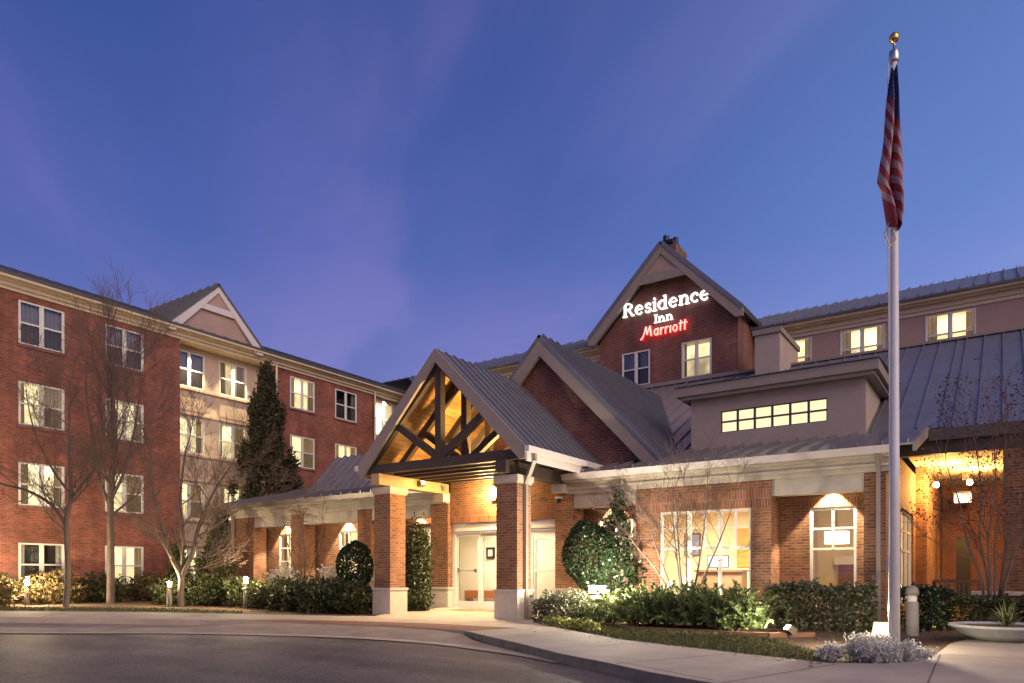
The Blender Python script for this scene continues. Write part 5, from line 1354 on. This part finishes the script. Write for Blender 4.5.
# silver dusty miller round the flagpole, yellow pansies at the bed tip
for i, (x, y, r, h, lab) in enumerate(((-1.62, 10.85, .30, .34, 'silver dusty miller plant left of the flagpole base'), (-1.36, 10.55, .26, .30, 'silver dusty miller plant in front of the flagpole base'), (-1.05, 11.05, .28, .26, 'silver dusty miller plant right of the flagpole base'), (-1.5, 11.5, .28, .32, 'silver dusty miller plant behind the flagpole base'), (-1.95, 10.55, .18, .22, 'smallest silver dusty miller at the lawn corner'))):
    shrub('dusty_miller', lab, 'plant', x, y, r * .9, r * .9, h, 2400, .019, 'leaf_silver', 420 + i, 'silver plants at the flagpole', amp=.35, shell=.3, stem=False, aspect=2.6)
for i in range(9):
    x = -8.75 + i * .22; y = 14.35 - i * .15 + (.12 if i % 2 else 0)
    shrub('pansy_plant', 'yellow pansies edging the bed tip near the right portico column', 'flowers', x, y, .17, .15, .20, 170, .038, 'petal', 440 + i, 'yellow bedding pansies', amp=.2, shell=.3, stem=False, aspect=1.2)
# grass blades on the two strips of lawn
def blades(name, label, poly, n, seed, h=.07):
    g_ = np.random.default_rng(seed); xs = [p[0] for p in poly]; ys = [p[1] for p in poly]; pts = []
    while len(pts) < n:
        x = g_.uniform(min(xs), max(xs)); y = g_.uniform(min(ys), max(ys)); ins = False; j = len(poly) - 1
        for i in range(len(poly)):
            if (poly[i][1] > y) != (poly[j][1] > y) and x < (poly[j][0] - poly[i][0]) * (y - poly[i][1]) / (poly[j][1] - poly[i][1]) + poly[i][0]: ins = not ins
            j = i
        if ins: pts.append((x, y, hg(x, y) + .03))
    C = np.array(pts); D = np.tile((0, 0, 1.0), (n, 1)); V, F = leaf_quads(C, h * .22, 4.5, seed, D, .8)
    o = mesh_np(name, V, F, 'blade'); tag(o, label, 'grass', kind='stuff')
blades('grass', 'short grass on the lawn tip before the flagpole', [(-7.6, 13.3), (-5.6, 11.78), (-3.2, 10.72), (-1.95, 10.24), (-2.3, 11.4), (-3.5, 13.4), (-5.5, 14.2), (-7.6, 14.6)], 9000, 501)
blades('grass', 'thin grass strip along the left pavement', [(-31, 4.0), (-22.1, 8.3), (-19.5, 10.95), (-17.6, 12.4), (-18.3, 12.9), (-20.6, 11.8), (-23.2, 9.5), (-31.5, 5.6)], 8000, 502)

# fallen leaves on the open soil and along the kerb
g_ = np.random.default_rng(909); pts = []
for (x0, x1, y0, y1, n_) in ((-8.5, -1.0, 13.0, 16.5, 700), (-28, -17, 9.5, 15.5, 900), (-2.6, .2, 11.0, 16.5, 420)):
    for i in range(n_):
        x = g_.uniform(x0, x1); y = g_.uniform(y0, y1); pts.append((x, y, hg(x, y) + .012))
for i in range(160):                                     # a few blown on to the pavement edge
    k = g_.uniform(0, 1); x = -8.2 + 6.3 * k; y = 13.55 - 3.55 * k - abs(g_.normal(0, .35)); pts.append((x, y, hg(x, y) + .036))
V, F = leaf_quads(np.array(pts), .045, 1.6, 910, np.tile((1.0, .3, 0), (len(pts), 1)), 2.2)
V[:, 2] = np.repeat(np.array(pts)[:, 2], 4) + (V[:, 2] - np.repeat(np.array(pts)[:, 2], 4)) * .25
o = mesh_np('fallen_leaves', V, F, 'leaf_straw'); tag(o, 'dry fallen leaves scattered over the planting soil and pavement edge', 'leaves', kind='stuff')

# ------------------------------------------------------------------ bollard lamps
def bollard(x, y, h, label, kind='post', power=30):
    z0 = hg(x, y) - .02; t = thing('bollard_lamp', label, 'bollard lamp', (x, y, z0), 'bollard lamps along the pavement')
    if kind == 'dome':       # round-topped bollard with a dome cap
        b = MB(); b.lathe([(.115, 0), (.115, h * .66), (.10, h * .68)], (x, y, z0), 20); b.build('post', 'bollard_grey', t, True)
        b = MB(); b.lathe([(.085, h * .68), (.085, h * .80)], (x, y, z0), 20); b.build('louvre', 'trim_white', t, True)
        b = MB(); b.lathe([(.0, h), (.06, h * .985), (.10, h * .945), (.12, h * .88), (.12, h * .80), (.085, h * .80)], (x, y, z0), 20); b.build('cap', 'bollard_grey', t, True)
    elif kind == 'twin':
        b = MB(); b.box(x - .13, x + .13, y - .1, y + .1, z0, z0 + h * .72); b.build('post', 'bollard_grey', t)
        for s in (-1, 1):
            b = MB(); b.box(x + s * .12 - .065, x + s * .12 + .065, y - .08, y + .08, z0 + h * .79, z0 + h * .95); b.build('lamp_head', 'lamp_white', t)
        b = MB(); b.box(x - .2, x + .2, y - .11, y + .11, z0 + h * .975, z0 + h); b.box(x - .02, x + .02, y - .02, y + .02, z0 + h * .72, z0 + h * .975); b.build('cap', 'bollard_grey', t)
        light('POINT', 'BollardLight', (x + .50, y - .05, z0 + h + .10), power * 1.3, (1, .86, .62), .08)
        light('POINT', 'BollardLight', (x - .1, y - .3, z0 + h), power * .4, (1, .86, .62), .08)
    else:
        b = MB(); b.lathe([(.085, 0), (.085, h * .78), (.06, h * .79)], (x, y, z0), 16); b.build('post', 'bronze', t, True)
        b = MB(); b.lathe([(.055, h * .79), (.065, h * .92)], (x, y, z0), 16); b.build('lens', 'lamp_hot', t, True)
        b = MB(); b.lathe([(.10, h * .915), (.10, h * .94), (.05, h), (0, h * 1.01)], (x, y, z0), 16); b.build('cap', 'bollard_grey', t, True)
        light('POINT', 'BollardLight', (x + .02, y - .06, z0 + h * 1.10), power, (1, .76, .42), .07)
bollard(-26.2, 10.45, .82, 'bright bollard lamp at the far left before the brick wing', power=900)
bollard(-21.85, 12.75, .80, 'bright bollard lamp beside the V forked bare tree', power=170)
bollard(-19.75, 14.05, 1.0, 'dark bollard lamp in front of the left lobby porch', power=220)
bollard(-8.32, 15.95, .92, 'twin headed bright bollard lamp beside the holly bush', 'twin', 430)
bollard(-1.45, 15.83, .98, 'grey dome topped bollard lamp right of the flagpole', 'dome', 0)
def ground_flood(x, y, label, d, power, tgt, ang=80):
    z0 = hg(x, y); t = thing('ground_floodlight', label, 'lamp', (x, y, z0)); v = Vector(d).normalized(); c = Vector((x, y, z0 + (.13 if x < -2 else .24)))
    b = MB(); b.tube([(x, y, z0 - .05), (x, y, z0 + .1)], .025, 8); b.build('stake', 'bronze', t)
    fs = .72 if x < -2 else 1.45
    b = MB(); b.bar(c - v * .09, c + v * .07, .26 * fs, .18 * fs); b.build('housing', 'bronze', t)
    b = MB(); b.bar(c + v * .072, c + v * .08, .22 * fs, .14 * fs); b.build('lens', 'lamp_hot', t)
    light('SPOT', 'FloodBeam', c + v * .12, power, (1, .86, .62), .06, tgt, ang, .7)
ground_flood(-1.60, 13.3, 'very bright floodlight on the ground behind the flagpole', (-.1, -.8, .5), 1500, (-1.35, 11.4, 1.6), 100)
ground_flood(-3.35, 14.3, 'small bright uplight in the bed left of the flagpole', (-.55, -.45, .62), 420, (-6.0, 14.9, .8), 120)
light('POINT', 'FloodSpill', (-1.75, 12.7, .5), 220, (1, .84, .58), .1)

# ------------------------------------------------------------------ flagpole and flag
fx, fy = -1.31, 11.79
fp = thing('flagpole', 'tall white flagpole with a gold ball in front of the lobby', 'flagpole', (fx, fy, 0))
b = MB(); b.tube([(fx, fy, -.1), (fx, fy, 3), (fx, fy, 6), (fx, fy, 8.66)], [.078, .070, .058, .046], 20); b.build('pole', 'pole_white', fp, True)
b = MB(); b.lathe([(.14, 0), (.14, .03), (.09, .07), (.084, .1)], (fx, fy, .0), 20); b.build('base_collar', 'pole_white', fp, True)
b = MB(); b.lathe([(.055, 0), (.07, .02), (.07, .16), (.05, .18), (.02, .19), (.018, .28)], (fx, fy, 8.62), 16); b.build('truck', 'steel', fp, True)
b = MB(); b.lathe([(.0, -.072), (.04, -.06), (.058, -.04), (.07, 0), (.058, .04), (.04, .06), (0, .072)], (fx, fy, 8.98), 18); b.build('ball', 'gold', fp, True)
b = MB(); ax, ay = fx - .09 * .826, fy - .09 * .5635
b.tube([(ax, ay, 8.62), (ax - .005, ay, 6.5), (ax + .02, ay, 3.5), (fx - .07, fy - .06, 1.3)], .008, 5); b.build('halyard', 'rope', fp)
b = MB(); b.box(fx - .10, fx - .07, fy - .03, fy + .03, 1.2, 1.42); b.build('cleat', 'steel', fp)
# limp folded flag: clipped to the halyard, the cloth gathers and hangs close to the pole
flag = thing('flag', 'limp red white and blue striped flag hanging from the flagpole', 'flag', (ax, ay, 8.45))
RX, RY = .826, .5635              # sideways; (-RY, RX) is depth
EDGE = [(0, -.10, -.045), (.10, -.13, -.02), (.2, -.17, .02), (.35, -.215, .07), (.5, -.25, .085), (.62, -.29, .09), (.72, -.31, .075), (.78, -.22, .08), (.88, -.16, .085), (1.0, -.12, .05)]
def flag_pt(t, u):
    """t down the hanging cloth 0..1, u across its folds 0..1"""
    for (t0, l0, r0), (t1, l1, r1) in zip(EDGE, EDGE[1:]):
        if t <= t1 + 1e-9:
            k = (t - t0) / (t1 - t0); l = (l0 + (l1 - l0) * k) * .88; r = (r0 + (r1 - r0) * k) * .8; break
    z = 8.45 - t * 2.25 + .05 * math.sin(u * 9 + t * 3)
    fold = math.sin(u * 12.5 + t * 2.2) * (.03 + .07 * t) + .03 * math.sin(u * 5 + t * 9)
    q = l + (r - l) * (u + .12 * math.sin(u * 12.5 + t * 4) * t)
    d = -.11 + fold
    return (fx + RX * q - RY * d, fy + RY * q + RX * d, z)
def cloth(name, t0, t1, m, slope=.30, n=22, k=4):
    c = MB(); cl = lambda v: min(1.0, max(0.0, v))
    for i in range(n):
        for j in range(k):
            q = []
            for (a, b_) in ((i, j), (i + 1, j), (i + 1, j + 1), (i, j + 1)):
                u = a / n; t = t0 + (t1 - t0) * b_ / k
                q.append(flag_pt(cl(t + slope * (u - .5) * (1 if t > 0 else 0) * (0 if t >= 1 else 1)), u))
            c.face(q)
    return c.build(name, m, flag, True)
cn = cloth('canton', 0, .27, 'flag_blue')
for i in range(13):
    cloth('stripe', .27 + .73 * i / 13, .27 + .73 * (i + 1) / 13, 'flag_red' if i % 2 == 0 else 'flag_white', k=2)
stb = MB()
for r_ in range(7):
    for c_ in range(4):
        t = .05 + .19 * (r_ + (.5 if c_ % 2 else 0)) / 7; u = .12 + .25 * c_
        o0 = Vector(flag_pt(t + .30 * (u - .5), u)); du = (Vector(flag_pt(t + .30 * (u - .5), u + .01)) - o0).normalized(); dv = (Vector(flag_pt(t + .01 + .30 * (u - .5), u)) - o0).normalized(); nn = du.cross(dv).normalized()
        for sg in (-1, 1):
            stb.face([o0 + nn * sg * .006 + du * (.018 if q % 2 == 0 else .008) * math.cos(q * math.pi / 5) + dv * (.018 if q % 2 == 0 else .008) * math.sin(q * math.pi / 5) for q in range(10)])
stb.build('star', 'flag_white', cn)
b = MB(); b.tube([(fx - .05, fy - .12, 6.25), (fx - .11, fy - .14, 6.1), (fx - .04, fy - .13, 5.9), (fx + .03, fy - .12, 6.0), (fx - .02, fy - .10, 6.3)], .018, 6); b.build('tail_rope', 'rope', flag)

# ------------------------------------------------------------------ bowl planter, bench, low wall, timber edging
pl_ = thing('bowl_planter', 'wide grey bowl planter on the pavement at far right', 'planter', (.05, 15.2, .02))
b = MB(); b.lathe([(.34, 0), (.46, .02), (.70, .12), (.83, .235), (.88, .245), (.88, .285), (.80, .285), (.77, .24), (0, .24)], (.05, 15.2, .02), 36); b.build('bowl', 'bowl', pl_, True)
b = MB(); b.lathe([(.77, .27), (0, .285)], (.05, 15.2, .0), 30); b.build('potting_soil', 'mulch', pl_)
yc = thing('yucca', 'spiky yellow green yucca growing in the bowl planter', 'plant', (.05, 15.2, .28)); yb = MB(); q = random.Random(5)
for i in range(70):
    a = q.uniform(0, 6.28); el = q.uniform(.25, 1.35); L = q.uniform(.30, .52); d = Vector((math.cos(a) * math.cos(el), math.sin(a) * math.cos(el), math.sin(el))); s = Vector((-math.sin(a), math.cos(a), 0)) * .016
    o0 = Vector((.05 + q.uniform(-.06, .06), 15.2 + q.uniform(-.06, .06), .27)); m_ = o0 + d * L * .55 + Vector((0, 0, .03)); e_ = o0 + d * L - Vector((0, 0, .07 * (1.4 - el)))
    yb.face([o0 - s * .7, o0 + s * .7, m_ + s, m_ - s]); yb.face([m_ - s, m_ + s, e_])
yb.build('leaves', 'leaf_yucca', yc)
bx, by = -.95, 20.7
bn = thing('garden_bench', 'wooden slatted garden bench on the patio under the covered walk', 'bench', (bx, by, .08))
b = MB()
for i in range(5): b.box(bx - .5, bx + .5, by - .22 + i * .1, by - .15 + i * .1, .50, .53)
b.build('seat', 'teak', bn)
b = MB(); b.box(bx - .5, bx + .5, by + .30, by + .34, .98, 1.06); b.box(bx - .5, bx + .5, by + .28, by + .32, .60, .66)
for i in range(10): b.box(bx - .47 + i * .1, bx - .43 + i * .1, by + .29, by + .32, .66, .98)
b.build('backrest', 'teak', bn)
for x in (-.5, .44):
    for y in (-.22, .28):
        b = MB(); b.box(bx + x, bx + x + .06, by + y, by + y + .06, .05, .50 if y < 0 else .98); b.build('leg', 'teak', bn)
    b = MB(); b.box(bx + x, bx + x + .06, by - .24, by + .3, .72, .76); b.box(bx + x + .01, bx + x + .05, by - .22, by - .17, .53, .72); b.build('armrest', 'teak', bn)
lw = thing('low_wall', 'low patio wall with a pale stone coping behind the bowl planter', 'wall', (2, 19.5, 0))
b = MB(); b.box(-.55, 9, 19.3, 19.6, -.1, .72); b.build('wall', 'brick_tan', lw); b = MB(); b.box(-.6, 9.05, 19.25, 19.65, .72, .80); b.build('coping', 'cast_stone', lw)
tb_ = MB()
for p, q_ in zip([(-7.7, 15.0), (-6.6, 14.15), (-5.5, 14.15), (-4.4, 14.0), (-3.7, 14.1)], [(-6.6, 14.15), (-5.5, 14.15), (-4.4, 14.0), (-3.7, 14.1), (-3.0, 14.7)]):
    tb_.bar((*p, .02), (*q_, .02), .08, .10)
o = tb_.build('timber_edging', 'timber', None, origin=(-5.5, 14.1, 0)); tag(o, 'brown timber edging board below the juniper bed', 'edging')

# ------------------------------------------------------------------ things seen through the glass
pt = thing('picture_frame', 'small black framed picture on the vestibule wall', 'picture', (-15.8, 21.76, 2.0))
b = MB(); b.box(-15.98, -15.62, 21.72, 21.79, 1.80, 2.22); b.build('frame', 'dark_metal', pt); b = MB(); b.box(-15.90, -15.70, 21.712, 21.719, 1.89, 2.13); b.build('print', 'interior_white', pt)
vb_ = thing('upholstered_bench', 'orange upholstered bench inside the entrance vestibule', 'bench', (-15.7, 21.3, .11))
b = MB(); b.box(-16.45, -14.85, 21.0, 21.6, .34, .62); b.build('cushion', 'orange_cloth', vb_)
for x in (-16.5, -14.9):
    b = MB(); b.box(x, x + .07, 21.05, 21.5, .11, .34); b.build('leg', 'steel', vb_)
ds = thing('reception_desk', 'long dark wood counter inside the bay window room', 'desk', (-7.3, 22.4, .09))
b = MB(); b.box(-8.05, -6.55, 22.0, 22.8, 1.28, 1.34); b.build('desk_top', 'wood_furn', ds); b = MB(); b.box(-8.0, -6.6, 22.1, 22.7, .09, 1.28); b.build('cabinet', 'teak', ds)
mo = thing('monitor', 'bright white computer screen on the counter inside the bay window', 'computer screen', (-7.36, 22.3, 1.34))
b = MB(); b.box(-7.70, -7.02, 22.2, 22.24, 1.40, 1.80); b.box(-7.40, -7.32, 22.2, 22.26, 1.34, 1.40); b.build('bezel', 'dark_metal', mo); b = MB(); b.box(-7.67, -7.05, 22.19, 22.199, 1.43, 1.77); b.build('display', 'screen_glow', mo)
pa = thing('painting', 'blue toned painting on the cream wall inside the bay window', 'painting', (-9.0, 24.4, 2.25)); b = MB(); b.box(-9.3, -8.72, 24.42, 24.49, 1.85, 2.65); b.build('frame', 'wood_furn', pa); b = MB(); b.box(-9.26, -8.76, 24.41, 24.419, 1.89, 2.61); b.build('canvas', 'blue_print', pa)
for z0_, z1_, lab in ((1.45, 2.05, 'lower orange panel on the wall behind the counter'), (2.2, 2.75, 'upper orange picture on the wall behind the counter')):
    pa = thing('wall_panel', lab, 'panel', (-7.2, 24.4, z0_)); b = MB(); b.box(-7.45, -6.85, 24.42, 24.49, z0_, z1_); b.build('panel', 'orange_panel', pa)
ar = thing('armchair', 'brown armchair in front of the counter inside the bay window', 'armchair', (-6.6, 20.6, .09))
b = MB(); b.box(-7.1, -6.1, 20.3, 21.1, .09, .5); b.build('seat', 'teak', ar); b = MB(); b.box(-7.1, -6.1, 20.1, 20.3, .09, .80); b.build('backrest', 'teak', ar)
dl = thing('drum_lamp', 'glowing drum pendant lamp inside the narrow window', 'lamp', (-3.6, 20.0, 2.1)); b = MB(); b.lathe([(.30, 0), (.30, .32)], (-3.55, 20.1, 1.98), 24); b.build('lamp_shade', 'shade_glow', dl, True); b = MB(); b.tube([(-3.55, 20.1, 3.29), (-3.55, 20.1, 2.3)], .01, 6); b.build('cord', 'dark_metal', dl)
fi = thing('fireplace', 'dark fireplace with a pale mantel behind the narrow window', 'fireplace', (-3.7, 24.2, .09)); b = MB(); b.box(-4.3, -3.0, 23.9, 24.45, 1.5, 1.75); b.build('mantel', 'trim_white', fi); b = MB(); b.box(-4.2, -3.1, 24.0, 24.45, .09, 1.5); b.build('surround', 'brick_dark', fi)
